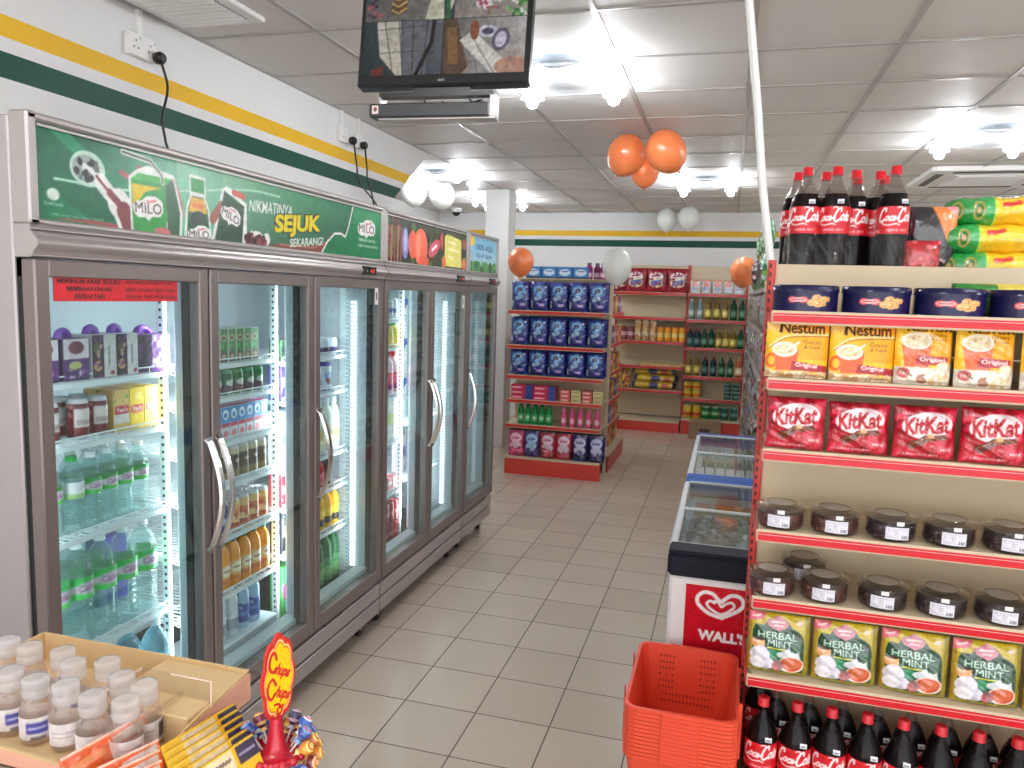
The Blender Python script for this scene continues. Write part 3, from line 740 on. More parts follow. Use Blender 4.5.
def cooler(name, label, y0, y1, nd, shelves, art, by0, by1, hinges, ledy):
    t = empty(name, (-1.9, (y0 + y1) / 2, 0)); tag(t, label, 'display refrigerator', 'glass door coolers along the left wall')
    OX = Vector((1.9, -(y0 + y1) / 2, 0))
    parts = []
    def P(o): parts.append(o); return o
    w = .035
    b = MB()
    b.box(-2.27, -1.60, y0, y0 + w, .13, 2.02, mat=0, b=.004).box(-2.27, -1.60, y1 - w, y1, .13, 2.02, mat=0, b=.004)
    b.box(-2.27, -2.22, y0 + w, y1 - w, .13, 2.02, mat=0); b.box(-2.22, -1.60, y0 + w, y1 - w, 1.71, 2.02, mat=0); b.box(-2.22, -1.60, y0 + w, y1 - w, .13, .25, mat=0)
    P(b.build('cabinet_shell', M['body'], t))
    b = MB()
    b.box(-2.22, -2.21, y0 + w, y1 - w, .25, 1.71); b.box(-2.21, -1.60, y0 + w, y0 + w + .008, .25, 1.71); b.box(-2.21, -1.60, y1 - w - .008, y1 - w, .25, 1.71)
    b.box(-2.21, -1.60, y0 + w, y1 - w, 1.70, 1.71); b.box(-2.21, -1.60, y0 + w, y1 - w, .25, .262)
    b.box(-1.66, -1.60, y0 + w, y1 - w, .25, .33)
    P(b.build('white_lining', M['liner'], t))
    # unlit header light box with the banner
    b = MB(); z0, z1 = 1.775, 2.028
    b.box(-1.601, FX, y0 - .001, y0 + .028, z0 - .001, z1 + .001, b=.005); b.box(-1.601, FX, y1 - .028, y1 + .001, z0 - .001, z1 + .001, b=.005)
    b.box(-1.60, FX, y0, y1, z1 - .02, z1, b=.006); b.box(-1.60, FX, y0, y1, z0, z0 + .014, b=.004); b.box(-1.60, -1.57, y0 + .004, y1 - .004, z0 + .004, z1 - .004)
    for zz in (z1 - .024,): b.box(FX - .004, FX - .001, y0 + .027, y1 - .027, zz - .006, zz)
    P(b.build('header_frame', M['alu'], t))
    nx, ny = art.nx, art.ny
    P(MB().grid(lambda u, v: (FX - .009 + 0 * u, by0 + (by1 - by0) * u, 1.788 + v * .221), nx, ny, art.cols()).build('header_banner', M['banner'], t))
    # rounded cornice
    pr = [(FX - .05, 1.70), (FX - .004, 1.70), (FX + .002, 1.706), (FX + .004, 1.712)] + [(FX + .004 + .016 * math.sin(PI * k / 8), 1.714 + .038 * k / 8) for k in range(9)] + [(FX + .004, 1.757), (FX - .003, 1.760), (FX - .003, 1.775), (FX - .05, 1.775)]
    V = [(p[0], y0, p[1]) for p in pr] + [(p[0], y1, p[1]) for p in pr]; n = len(pr)
    b = MB().add(V, [(i, i + 1, n + i + 1, n + i) for i in range(n - 1)], smooth=True); b.add(V[:n], [tuple(range(n))]); b.add(V[n:], [tuple(range(n))[::-1]])
    for zz in (1.703, 1.7635): b.box(FX - .003, FX + .004, y0, y1, zz, zz + .003)
    P(b.build('cornice', M['alu'], t))
    dg = MB().box(FX + .012, FX + .024, y1 - .25, y1 - .13, 1.715, 1.752, b=.003).build('temperature_display', M['blackp'], t); P(dg)
    A = Art(.1, .03, 50, 16, (24, 20, 22)).text('4.0', .065, .015, .036, .018, (255, 70, 70), .03).ell(.02, .015, .006, .006, (90, 90, 92)).rect(.085, .008, .092, .022, (150, 40, 40))
    gr = MB().grid(lambda u, v: (FX + .0246 + 0 * u, y1 - .24 + .1 * u, 1.718 + .03 * v), 50, 16, A.cols()).build('digits', M['screen'], dg); parts.append(gr)
    # base
    b = MB()
    b.box(-2.2, FX - .008, y0 + .004, y1 - .004, .09, .158, b=.003); b.box(-2.2, FX - .008, y0 + .004, y1 - .004, .168, .236, b=.003); b.box(-2.18, FX - .030, y0 + .01, y1 - .01, .088, .27, (30, 30, 32), 1)
    P(b.build('kick_panel', [M['alu'], M['black']], t))
    P(MB().box(FX - .02, FX - .009, y0 + (y1 - y0) * .72, y0 + (y1 - y0) * .80, .237, .252, b=.002).build('lock_block', M['blackp'], t))
    for (cx, cy) in ((-1.62, y0 + .09), (-1.62, y1 - .09), (-2.12, y0 + .09), (-2.12, y1 - .09)) + (((-1.62, (y0 + y1) / 2),) if nd == 3 else ()):
        b = MB().box(cx - .022, cx + .022, cy - .018, cy + .018, .06, .09, mat=0, b=.004)
        b.lathe([(.02, -.014), (.034, -.012), (.0365, -.006), (.0365, .006), (.034, .012), (.02, .014)], 18, (cx, cy, .0367), 0, ax='x')
        b.lathe([(.009, -.017), (.009, .017)], 10, (cx, cy, .0367), 1, ax='x')
        P(b.build('caster', [M['black'], M['alu']], t))
    # mullions, lighting and uprights
    dw = (y1 - y0) / nd
    for k in range(1, nd):
        yy = y0 + dw * k
        m = MB().box(-1.66, -1.603, yy - .022, yy + .022, .25, 1.70, b=.004).build('mullion', M['liner'], t); P(m)
        parts.append(MB().box(-1.672, -1.661, yy - .010, yy + .010, .33, 1.66, b=.002).build('light_strip', M['leddim'], m))
        u = MB().box(-1.738, -1.712, yy - .006, yy + .006, .262, 1.70)
        for q in range(58): u.box(-1.729, -1.721, yy - .0075, yy - .006, .29 + q * .024, .299 + q * .024, mat=1)
        P(u.build('slotted_upright', [M['shelfw'], M['black']], t))
    for (yy, s) in ((y1 - w - .010, -1), (y0 + w + .010, 1)):
        u = MB().box(-1.748, -1.718, yy - .004, yy + .004, .262, 1.70)
        for q in range(70): u.box(-1.745, -1.70, yy + s * .004, yy + s * .012, .30 + q * .0193, .308 + q * .0193, mat=0)
        P(u.build('slotted_upright', M['shelfw'], t))
        l = MB()
        for q in range(66): l.box(-1.686, -1.662, yy + s * .002, yy + s * .012, .33 + q * .0193, .342 + q * .0193)
        P(l.build('light_strip', M['led' if nd > 1 else 'leddim'], t))
    # shelves
    for k in range(nd):
        a, c = y0 + dw * k + (.045 if k == 0 else .02), y0 + dw * (k + 1) - (.045 if k == nd - 1 else .022)
        for z in shelves[k]:
            P(wire_shelf(a, c, z).build('wire_shelf', M['shelfw'], t))
    # doors
    for k in range(nd):
        a, c = y0 + dw * k + .004, y0 + dw * (k + 1) - .004; z0, z1 = .255, 1.697; f = .042
        b = MB()
        b.box(FX - .04, FX, a, a + f, z0, z1, b=.004); b.box(FX - .04, FX, c - f, c, z0, z1, b=.004)
        b.box(FX - .04, FX - .0005, a + f - .002, c - f + .002, z1 - f, z1, b=.003); b.box(FX - .04, FX - .0005, a + f - .002, c - f + .002, z0, z0 + f + .02, b=.003)
        d = b.build('door', M['alud'], t); P(d)
        g = MB()
        for (p, q, r, s) in ((a + .004, a + f + .004, z0, z1), (c - f - .004, c - .004, z0, z1)): g.box(FX - .064, FX - .04, p, q, r, s)
        g.box(FX - .064, FX - .04, a + .004, c - .004, z0, z0 + f + .01); g.box(FX - .064, FX - .04, a + .004, c - .004, z1 - f, z1)
        parts.append(g.build('door_gasket', M['black'], d))
        parts.append(MB().box(FX - .016, FX - .011, a + f - .006, c - f + .006, z0 + f + .012, z1 - f + .004).build('glass_pane', M['glass'], d))
        parts.append(handle(d, (a + .021) if hinges[k] == 'R' else (c - .021), .815, 1.17))
    for p in parts:
        if p.parent == t: p.location = OX
    return t
cooler('drinks_cooler', 'three-door glass drinks refrigerator with a green chocolate malt drink banner', 1.395, 3.255, 3,
       [[1.375, 1.203, .938, .605], [1.373, 1.252, 1.092, .934, .742, .527], [1.352, 1.190, .905, .748, .549]], banner_cola_green(), 1.422, 3.228, 'LRR', 3.2)
cooler('drinks_cooler', 'two-door glass drinks refrigerator with a dark banner of fruit and vegetables', 3.262, 4.435, 2,
       [[1.497, 1.350, 1.088, .845, .563], [.92, .60]], banner_harvest(), 3.289, 4.408, 'LR', 4.38)
cooler('drinks_cooler', 'narrow single-door refrigerator with a blue sky banner, farthest of the coolers', 4.442, 5.055, 1,
       [[1.35, .9, .6]], banner_sky(), 4.469, 5.028, 'R', 5.0)
# interior lamps (the coolers are lit)
for (y, pw) in ((1.50, 4), (2.024, 8), (2.639, 8), (3.12, 1.4), (3.35, 4), (3.848, 7), (4.30, 1.2), (4.55, 2.2)):
    ld = bpy.data.lights.new('cooler_light', 'AREA'); ld.shape = 'RECTANGLE'; ld.size = .05; ld.size_y = 1.25; ld.energy = pw * .5; ld.color = (.95, .985, 1.0)
    lo = bpy.data.objects.new('cooler_light', ld); COL.objects.link(lo); lo.location = (-1.676, y, 1.0)
    lo.rotation_euler = (math.radians(90), 0, math.radians(90))
# stickers on the doors
A = Art(.425, .062, 230, 34, (206, 32, 44))
for i, s in enumerate(('MEMINUM ARAK BOLEH', 'MEMBAHAYAKAN', 'KESIHATAN')): A.text(s, .108, .049 - i * .018, (.195, .14, .092)[i], .0115, (52, 14, 20), .03)
for i, s in enumerate(('MAKLUMAN: DILARANG JUAL ARAK', 'KEPADA GOLONGAN UMUR 21 TAHUN', 'KE BAWAH TANPA PENGECUALIAN')): A.text(s, .32, .049 - i * .018, .185, .0085, (60, 14, 20), .02)
b = MB().grid(lambda u, v: (FX - .0085 + 0 * u, 1.458 + .425 * u, 1.598 + .062 * v), 230, 34, A.cols()).box(FX - .0105, FX - .0088, 1.458, 1.883, 1.598, 1.66, (206, 32, 44))
tag(b.build('warning_sticker', M['print']), 'red alcohol warning sticker with black capitals on the first glass door', 'sticker')
A = Art(.03, .075, 14, 30, (232, 226, 224)).rect(.009, .02, .021, .055, (110, 100, 104)).ell(.015, .042, .006, .008, (60, 60, 66))
for (y, z, lb) in ((3.155, 1.585, 'small white label sticker at the upper corner of the third cooler door'), (4.335, 1.56, 'small white label sticker at the upper corner of the fifth cooler door')):
    b = MB().grid(lambda u, v: (FX + .0025 + 0 * u, y + .03 * u, z + .075 * v), 14, 30, A.cols()).box(FX + .0005, FX + .002, y, y + .03, z, z + .075, (232, 226, 224))
    tag(b.build('label_sticker', M['print']), lb, 'sticker')
# ------------------------------------------------------------------ product prototypes (front faces -y, base at the origin)
def carton(name, w, d, h, art, side, top=None, mats='print'):
    b = MB().box(-w / 2, w / 2, -d / 2 + .001, d / 2, 0, h, side, 0, .002)
    if top is not None: b.box(-w / 2 + .002, w / 2 - .002, -d / 2 + .003, d / 2 - .002, h - .001, h + .0006, top)
    if art is not None: b.grid(lambda u, v: (-w / 2 + .001 + u * (w - .002), -d / 2 - .0002 + 0 * u, .001 + v * (h - .002)), art.nx, art.ny, art.cols())
    return b.build(name, M[mats])

def pouch(name, w, h, d, art, back, kind='pillow', wob=0.0, mats='foil', seed=0):
    q = random.Random(seed); ph = [q.uniform(0, 6) for _ in range(4)]
    def depth(u, v):
        a = 1 - np.abs(2 * u - 1) ** 3.2
        if kind == 'pillow': p = (1 - np.abs(2 * v - 1) ** 3.5)
        else: p = np.clip((1 - v) ** .55 * 1.25, 0, 1) * np.clip(v * 14, .35, 1)
        wv = 1 + wob * (np.sin(9 * u + ph[0] + 4 * v) * np.sin(7 * v + ph[1]) + .6 * np.sin(17 * u + ph[2] + 5 * v) * np.sin(13 * v + ph[3]) + .35 * np.sin(31 * u + 19 * v + ph[0]) * np.sin(27 * v - 9 * u))
        return d / 2 * a ** .6 * p ** .7 * wv
    def xx(u, v): return (u - .5) * w * (1 - .035 * (1 - np.abs(2 * v - 1) ** 2) * (1 if kind == 'pillow' else -.3))
    b = MB()
    b.grid(lambda u, v: (xx(u, v), -depth(u, v) - .0006, v * h), art.nx, art.ny, art.cols())
    b.grid(lambda u, v: (xx(u, v), depth(u, v) + .0006, v * h), 16, 16, back, flip=True)
    return b.build(name, M[mats])

def bottle(name, prof, cap, cap_c, label=None, bodymat='plas', seg=22, label_z=None, label_r=None, capmat='plas', liquid=None, ringmat='plas'):
    """prof [(r,z,(colour))]; cap (r,z0,z1); label = Art wrapped all round, facing -y at its middle"""
    b = MB().lathe(prof, seg)
    o = b.build(name, M[bodymat])
    r, z0, z1 = cap
    cb = MB().lathe([(r * 1.08, z0, cap_c), (r * 1.08, z0 + .003), (r, z0 + .004), (r, z1 - .002), (r * .86, z1)], 16)
    cb.build('cap', M[capmat], o)
    if liquid: MB().lathe(liquid, seg).build('liquid', M[ringmat], o)
    if label is not None:
        a, c = label_z; rr = label_r if hasattr(label_r, '__len__') else (label_r, label_r)
        lb = MB().grid(lambda u, v: ((rr[0] + (rr[1] - rr[0]) * v) * np.sin((u - .5) * 2 * PI), -(rr[0] + (rr[1] - rr[0]) * v) * np.cos((u - .5) * 2 * PI), a + (c - a) * v), label.nx, label.ny, label.cols())
        lb.build('label', M['plas'], o)
    return o

def can(name, w, h, art, top=(196, 196, 200)):
    r = w / 2
    b = MB().lathe([(r * .75, 0, top), (r * .97, .004), (r, .008)], 20, caps=True)
    b.grid(lambda u, v: (r * np.sin((u - .5) * 2 * PI), -r * np.cos((u - .5) * 2 * PI), .007 + (h - .02) * v), art.nx, art.ny, art.cols())
    b.lathe([(r, h - .014, top), (r * .84, h - .003), (r * .86, h), (r * .8, h), (r * .8, h - .005), (.001, h - .005)], 20, caps=False)
    return b.build(name, M['gloss'])

RED = (208, 22, 34)
# --- colas
def cola_label():
    A = Art(.283, .080, 120, 36, (214, 24, 38))
    for cx in (.1415, .0, .283):
        script_cola(A, cx, .047, .108, .046, (250, 245, 244))
    A.text('ORIGINAL TASTE', .1415, .012, .06, .0065, (250, 240, 238)); A.line([(.06, .01), (.09, .01)], .003, (240, 200, 200))
    return A
CD = (24, 12, 14)
def make_cola(liquid_top):
    prof = [(.030, 0), (.040, .004), (.0435, .02), (.0425, .06), (.0435, .11), (.0445, .12), (.0445, .206), (.043, .218), (.037, .236), (.028, .256), (.018, .275), (.0135, .29), (.0135, .305)]
    inner = [(r * .965, z if z > 0 else .002, CD) for r, z in prof if z < liquid_top] + [(.02 if liquid_top > .26 else .036, liquid_top, (40, 20, 20))]
    o = bottle('cola_bottle', [(r, z) for r, z in prof], (.0150, .300, .325), (208, 26, 40), cola_label(), 'petc', 24, (.124, .204), .0450, liquid=inner, ringmat='cola')
    A = Art(.016, .012, 8, 6, (232, 232, 238)).rect(.003, .003, .013, .006, (120, 120, 130))
    MB().grid(lambda u, v: (.008 + .018 * u, -.0415 - .003 * (1 - v), .212 + .013 * v), 8, 6, A.cols()).build('price_sticker', M['print'], o)
    return o
# --- biscuit tins
def make_tin():
    A = Art(.53, .062, 220, 26, (24, 24, 62))
    A.grad(.15, 0, .38, .062, (22, 22, 70), (44, 26, 84), (20, 22, 60), (34, 26, 78))
    for cx in (.24,):
        A.ell(cx - .014, .035, .012, .010, (226, 90, 90)); A.ell(cx + .014, .035, .012, .010, (226, 90, 90)); A.rect(cx - .014, .029, cx + .014, .042, (226, 90, 90))
        A.ell(cx, .035, .022, .006, (240, 200, 200)); A.line([(cx - .016, .035), (cx + .016, .035)], .003, (180, 30, 40))
    for (x, y, r) in ((.275, .027, .012), (.288, .041, .013), (.292, .025, .014), (.308, .038, .011), (.306, .024, .009), (.318, .038, .009)):
        A.ell(x, y, r, r * .85, (226, 176, 112)); A.ell(x, y, r * .62, r * .5, (190, 128, 70)); A.ell(x - r * .2, y + r * .1, r * .35, r * .25, (238, 200, 140))
    r = .084
    b = MB().lathe([(r * .96, 0, (30, 30, 70)), (r, .003)], 40)
    b.grid(lambda u, v: (r * np.sin((u - .5) * 2 * PI), -r * np.cos((u - .5) * 2 * PI), .003 + .052 * v), 220, 26, A.cols())
    b.lathe([(r, .055, (150, 150, 170)), (r + .0015, .056, (26, 28, 66))], 40, caps=False)
    o = b.build('biscuit_tin', M['gloss'])
    MB().lathe([(r + .002, .053, (28, 28, 66)), (r + .002, .070), (r - .002, .072, (90, 90, 130)), (r - .006, .071, (26, 26, 64)), (.001, .070)], 40, caps=False).build('tin_lid', M['gloss'], o)
    return o
# --- cereal pouches
def art_cereal(kind):
    w = .17 if kind == 'a' else .142
    A = Art(w, .15, 80, 72, (246, 190, 26))
    A.grad(0, .05, w, .15, (250, 196, 24), (250, 150, 20), (248, 200, 60), (252, 184, 30))
    if kind == 'a':
        A.grad(0, .125, w, .15, (250, 208, 120), (250, 150, 40)); A.line(spline([(.012, .082), (.05, .108), (.1, .115), (w, .117)]), .006, (248, 216, 150)); A.line(spline([(.012, .078), (.05, .103), (.1, .110), (w, .112)]), .002, (150, 80, 20))
        A.text('Nestum', .098, .133, .118, .030, (58, 28, 22), .02); A.line([(.036, .12), (.040, .146)], .003, (58, 28, 22)); A.text('Grains', .125, .096, .045, .011, (110, 70, 16), .0); A.text('& more', .125, .083, .042, .009, (100, 60, 16), .0)
        A.poly([(.03, .02), (.028, .078), (.09, .078), (.085, .02)], (232, 96, 44)); A.ell(.052, .075, .034, .020, (246, 236, 220)); A.ell(.052, .075, .027, .013, (226, 204, 160)); A.speck(.035, .068, .07, .082, [(240, 226, 190), (200, 170, 120)], 26, .004, 1); A.poly([(.062, .08), (.09, .098), (.093, .094), (.067, .076)], (230, 226, 220))
        A.ell(.018, .045, .016, .02, (236, 108, 50)); A.ell(.018, .045, .009, .012, (250, 196, 60))
        A.poly([(.07, .022), (.075, .045), (.168, .035), (.168, .018)], (168, 34, 44)); A.text('Original', .112, .034, .058, .014, (250, 230, 226), .03, -.05)
        A.poly([(0, 0), (0, .028), (.03, .014), (.09, .02), (.13, .010), (w, .018), (w, 0)], (226, 206, 170)); A.speck(.0, .0, w, .014, [(240, 226, 200), (200, 160, 110), (214, 180, 130)], 60, .006, 3)
    else:
        A.text('NESTUM', .082, .142, .112, .014, (58, 28, 22), .03); A.text('Grains', .103, .127, .042, .009, (96, 58, 16), .0); A.text('& more', .103, .116, .036, .008, (96, 58, 16), .0)
        A.poly([(.02, .045), (.014, .115), (.085, .115), (.078, .045)], (234, 104, 56)); A.ell(.05, .112, .038, .022, (246, 234, 216)); A.ell(.05, .111, .031, .015, (226, 206, 168)); A.speck(.03, .1, .07, .12, [(240, 228, 196), (206, 176, 130)], 30, .004, 4)
        A.poly([(.048, .052), (.05, .076), (.128, .072), (.128, .052)], (172, 34, 46)); A.text('Original', .088, .064, .062, .014, (250, 230, 226), .03, -.03); A.ell(.12, .05, .022, .010, (238, 214, 160)); A.ell(.118, .05, .014, .005, (250, 236, 200))
        A.grad(0, 0, w, .045, (222, 214, 204), (226, 212, 190)); A.ell(.062, .022, .03, .02, (236, 228, 214)); A.ell(.067, .016, .018, .012, (164, 110, 84)); A.ell(.02, .03, .014, .013, (206, 90, 90)); A.text('3 in 1', .02, .03, .02, .008, (240, 230, 230), .02)
        A.speck(.07, .0, w, .04, [(240, 230, 210), (220, 190, 140)], 30, .006, 7)
        A.line([(.01, .04), (.04, .022)], .003, (120, 90, 70))
    return A
# --- chocolate packs
def art_kitkat():
    A = Art(.155, .142, 76, 68, (186, 14, 34))
    A.grad(0, 0, .155, .142, (200, 20, 50), (172, 8, 30), (150, 6, 26), (196, 20, 46)); A.speck(0, 0, .155, .142, [(214, 40, 74), (150, 6, 28), (206, 26, 60)], 60, .009, 3)
    A.ell(.078, .092, .063, .034, (246, 226, 230), .12); A.text('KitKat', .078, .092, .112, .046, (186, 14, 34), .035, .1, .12); A.text('Nestle', .034, .121, .032, .008, (230, 170, 176), .02)
    A.poly([(.03, .042), (.09, .072), (.1, .062), (.045, .028)], (96, 46, 30)); A.poly([(.07, .064), (.125, .07), (.132, .058), (.08, .05)], (120, 62, 40)); A.line([(.04, .04), (.09, .067)], .003, (160, 96, 66)); A.ell(.088, .064, .009, .007, (222, 176, 120))
    A.text('17 BUNGKUSAN MINI', .06, .014, .095, .007, (236, 200, 206), .02); A.ell(.127, .03, .024, .012, (206, 60, 80)); A.text('MINI', .127, .03, .028, .008, (244, 214, 216), .02)
    return A
# --- herbal tea bags
def art_tea():
    A = Art(.165, .17, 84, 86, (204, 176, 38))
    A.grad(0, 0, .165, .17, (160, 150, 40), (150, 136, 36), (214, 190, 50), (208, 182, 44)); A.rect(0, 0, .010, .17, (176, 140, 40)); A.rect(.15, 0, .165, .17, (150, 138, 40))
    A.poly([(.012, .115), (.018, .135), (.04, .135), (.05, .15), (.08, .165), (.105, .15), (.115, .135), (.14, .122), (.148, .1), (.148, .012), (.012, .012)], (8, 66, 44))
    A.poly([(.045, .146), (.08, .166), (.108, .146), (.1, .132), (.08, .122), (.055, .134)], (206, 128, 142)); A.line([(.062, .147), (.094, .147)], .005, (246, 214, 216)); A.line([(.068, .137), (.09, .137)], .004, (246, 214, 216))
    A.poly([(0, .17), (0, .14), (.04, .152), (.045, .168)], (222, 106, 120)); A.line([(.01, .155), (.032, .161)], .004, (250, 214, 216))
    A.text('HERBAL', .078, .110, .104, .019, (206, 234, 216), .015); A.text('MINT', .085, .088, .064, .018, (206, 234, 216), .0); A.rect(.052, .072, .108, .0755, (222, 214, 70))
    A.ell(.028, .082, .018, .014, (226, 160, 100)); A.ell(.028, .090, .018, .006, (236, 190, 140)); A.ell(.028, .094, .014, .004, (90, 44, 30)); A.ell(.07, .056, .02, .014, (20, 120, 84)); A.poly([(.05, .06), (.07, .045), (.09, .06), (.07, .072)], (30, 140, 96)); A.ell(.13, .08, .012, .016, (34, 90, 60))
    A.ell(.034, .05, .026, .026, (222, 216, 226)); A.ell(.05, .03, .022, .018, (206, 200, 214)); A.ell(.028, .028, .02, .017, (232, 228, 232)); A.ell(.108, .058, .03, .012, (222, 226, 230)); A.poly([(.085, .06), (.11, .08), (.118, .062), (.135, .074), (.14, .05)], (214, 220, 226))
    A.ell(.118, .034, .032, .024, (240, 216, 196)); A.ell(.118, .035, .028, .020, (204, 84, 50)); A.ell(.118, .037, .022, .014, (216, 104, 62)); A.speck(.07, .016, .095, .036, [(170, 60, 60), (120, 50, 40)], 14, .006, 2)
    A.rect(.128, .146, .142, .155, (240, 220, 216))
    return A
# --- clear round biscuit jars
def make_jar(dark):
    o = MB().lathe([(.052, 0), (.061, .003), (.063, .01), (.063, .046), (.060, .052)], 28).build('biscuit_jar', M['jar'])
    c1, c2, c3 = ((46, 30, 34), (30, 20, 26), (74, 50, 50)) if dark else ((92, 50, 48), (60, 34, 34), (124, 76, 66))
    b = MB().lathe([(.05, .003, c1), (.058, .006, c1), (.058, .022, c2), (.059, .024, c1), (.058, .042, c2), (.05, .047, c1)], 24)
    q = random.Random(5)
    for k in range(46):
        a = q.uniform(0, 2 * PI); z = q.uniform(.008, .042)
        b.ball((.0535 * math.cos(a), .0535 * math.sin(a), z), q.uniform(.006, .009), q.choice([c1, c2, c3]), 0, 8)
    b.build('biscuits', M['print'], o)
    l = MB().lathe([(.064, .046), (.066, .048), (.066, .058), (.060, .062), (.044, .063), (.043, .068), (.040, .0685), (.039, .064), (.001, .064)], 28, caps=False); l.build('jar_lid', M['jar'], o)
    A = Art(.08, .08, 26, 26, (176, 166, 152)).speck(0, 0, .08, .08, [(160, 150, 136), (190, 182, 168)], 40, .007, 3)
    MB().lathe([(.039, .0655, (184, 174, 160)), (.001, .066, (178, 166, 150))], 24, caps=False).build('lid_disc', M['print'], o)
    A = Art(.056, .03, 40, 22, (216, 214, 224)); A.line([(.006, .0245), (.04, .0245)], .0012, (150, 150, 170))
    for i in range(4): A.line([(.005, .019 - i * .0042), (.032, .019 - i * .0042)], .0007, (168, 168, 186))
    for i in range(7): A.line([(.038 + i * .0022, .004), (.038 + i * .0022, .010)], .0011, (70, 70, 90))
    MB().grid(lambda u, v: (.0672 * np.sin((u - .5) * .88 - .06), -.0672 * np.cos((u - .5) * .88 - .06), .010 + .033 * v), 40, 22, A.cols()).build('label', M['print'], o)
    A = Art(.02, .012, 8, 6, (232, 226, 228))
    MB().grid(lambda u, v: (.068 * np.sin((u - .5) * .28 + .02), -.068 * np.cos((u - .5) * .28 + .02), .0475 + .011 * v), 8, 6, A.cols()).build('price_sticker', M['print'], o)
    return o
# --- long noodle bags
def make_noodle_bag():
    A = Art(.46, .10, 150, 30, (238, 190, 14))
    A.grad(0, 0, .46, .1, (236, 184, 10), (230, 176, 8), (250, 214, 60), (244, 200, 30)); A.rect(0, 0, .13, .1, (18, 128, 40)); A.grad(0, 0, .13, .1, (10, 104, 34), (30, 150, 60), (30, 150, 66), (70, 180, 100)); A.rect(.126, 0, .134, .1, (200, 214, 60))
    for x in (.03, .085): A.ell(x, .05, .016, .022, (178, 160, 76)); A.ell(x, .05, .011, .016, (30, 104, 44)); A.ell(x, .05, .006, .008, (190, 150, 80))
    A.rect(.24, .03, .29, .07, (244, 206, 70)); A.line([(.25, .05), (.28, .05)], .004, (200, 150, 30)); A.line([(.15, .062), (.19, .068)], .012, (206, 40, 40))
    for i in range(6): A.line([(.14, .01 + i * .015), (.46, .012 + i * .0145)], .0012, (250, 216, 90))
    def f(sgn):
        def g(u, v):
            th = (v - .5) * PI; e = np.clip(np.minimum(u, 1 - u) * 9, 0, 1) ** .5
            return (u * .46, sgn * -(.055) * np.cos(th) * e - 0, .039 + .038 * np.sin(th) * (.35 + .65 * e) * (1 + .06 * np.sin(u * 31)))
        return g
    b = MB().grid(f(1), 150, 30, A.cols()).grid(f(-1), 40, 16, (230, 184, 20), flip=True)
    for x in (.0,): b.box(-.02, .004, -.03, .03, .03, .045, (20, 120, 44), 0, .004)
    return b.build('noodle_bag', M['foil'])
# ------------------------------------------------------------------ right gondola (faces the camera)
GY, GX0, GX1 = 2.15, .105, 1.16
g = empty('display_shelf', (GX0, GY, 0)); tag(g, 'cream and red supermarket shelf on the right stocked with cereal, chocolate and cola', 'shelf')
def P(b, name, m, par=g):
    o = b.build(name, m, par); o.location = (-GX0, -GY, 0); return o
b = MB()
for k in range(6):
    z0 = .20 + k * .2608
    b.box(GX0 + .02, GX1, 2.455, 2.475, z0 + .0015, z0 + .2593, b=.002)
P(b, 'back_panel', M['cream'])
for x in (GX0, GX1 - .01):
    b = MB().box(x, x + .022, 2.44, 2.49, 0, 1.775, mat=0, b=.003)
    for q in range(66): b.box(x + .004, x + .010, 2.4385, 2.4405, .06 + q * .026, .074 + q * .026, mat=1)
    P(b, 'upright_post', [M['red'], M['black']])
SZ = [1.624, 1.444, 1.249, 1.022, .829, .599]
for z in SZ:
    b = MB().box(GX0 + .018, GX1, GY + .006, 2.452, z - .012, z, mat=0, b=.002)
    b.box(GX0 + .004, GX1, GY + .002, GY + .012, z - .033, z + .003, mat=0, b=.003)
    for x in (GX0 + .008, GX1 - .02): b.prism([(GY + .02, z - .012), (2.45, z - .012), (2.45, z - .07)], x, x + .004, 'x', mat=0)
    s = P(b, 'shelf_board', [M['cream']])
    r = MB().box(GX0 + .008, GX1, GY - .0015, GY + .002, z - .027, z - .004, (206, 28, 42)).box(GX0 + .008, GX1, GY - .0018, GY - .0014, z - .010, z - .0085, (236, 176, 180))
    rr = r.build('price_rail', M['gloss'], s)
b = MB().box(GX0 + .01, GX1, 2.08, 2.45, .165, .185, mat=0, b=.003).box(GX0 + .01, GX1, 2.085, 2.10, 0, .165, mat=1, b=.003)
P(b, 'base_shelf', [M['cream'], M['red']])
b = MB().box(GX0 + .018, GX1, 2.478, 2.93, 1.722, 1.735, b=.003)
for x in (GX0 + .01, GX0 + .52, GX1 - .02): b.prism([(2.48, 1.722), (2.92, 1.722), (2.48, 1.60)], x, x + .005, 'x')
P(b, 'top_shelf', M['cream'])
for z in [.214] + SZ: P(MB().box(GX0 + .0, GX0 + .006, GY + .02, 2.44, z - .03, z - .004), 'side_bracket', M['red'])

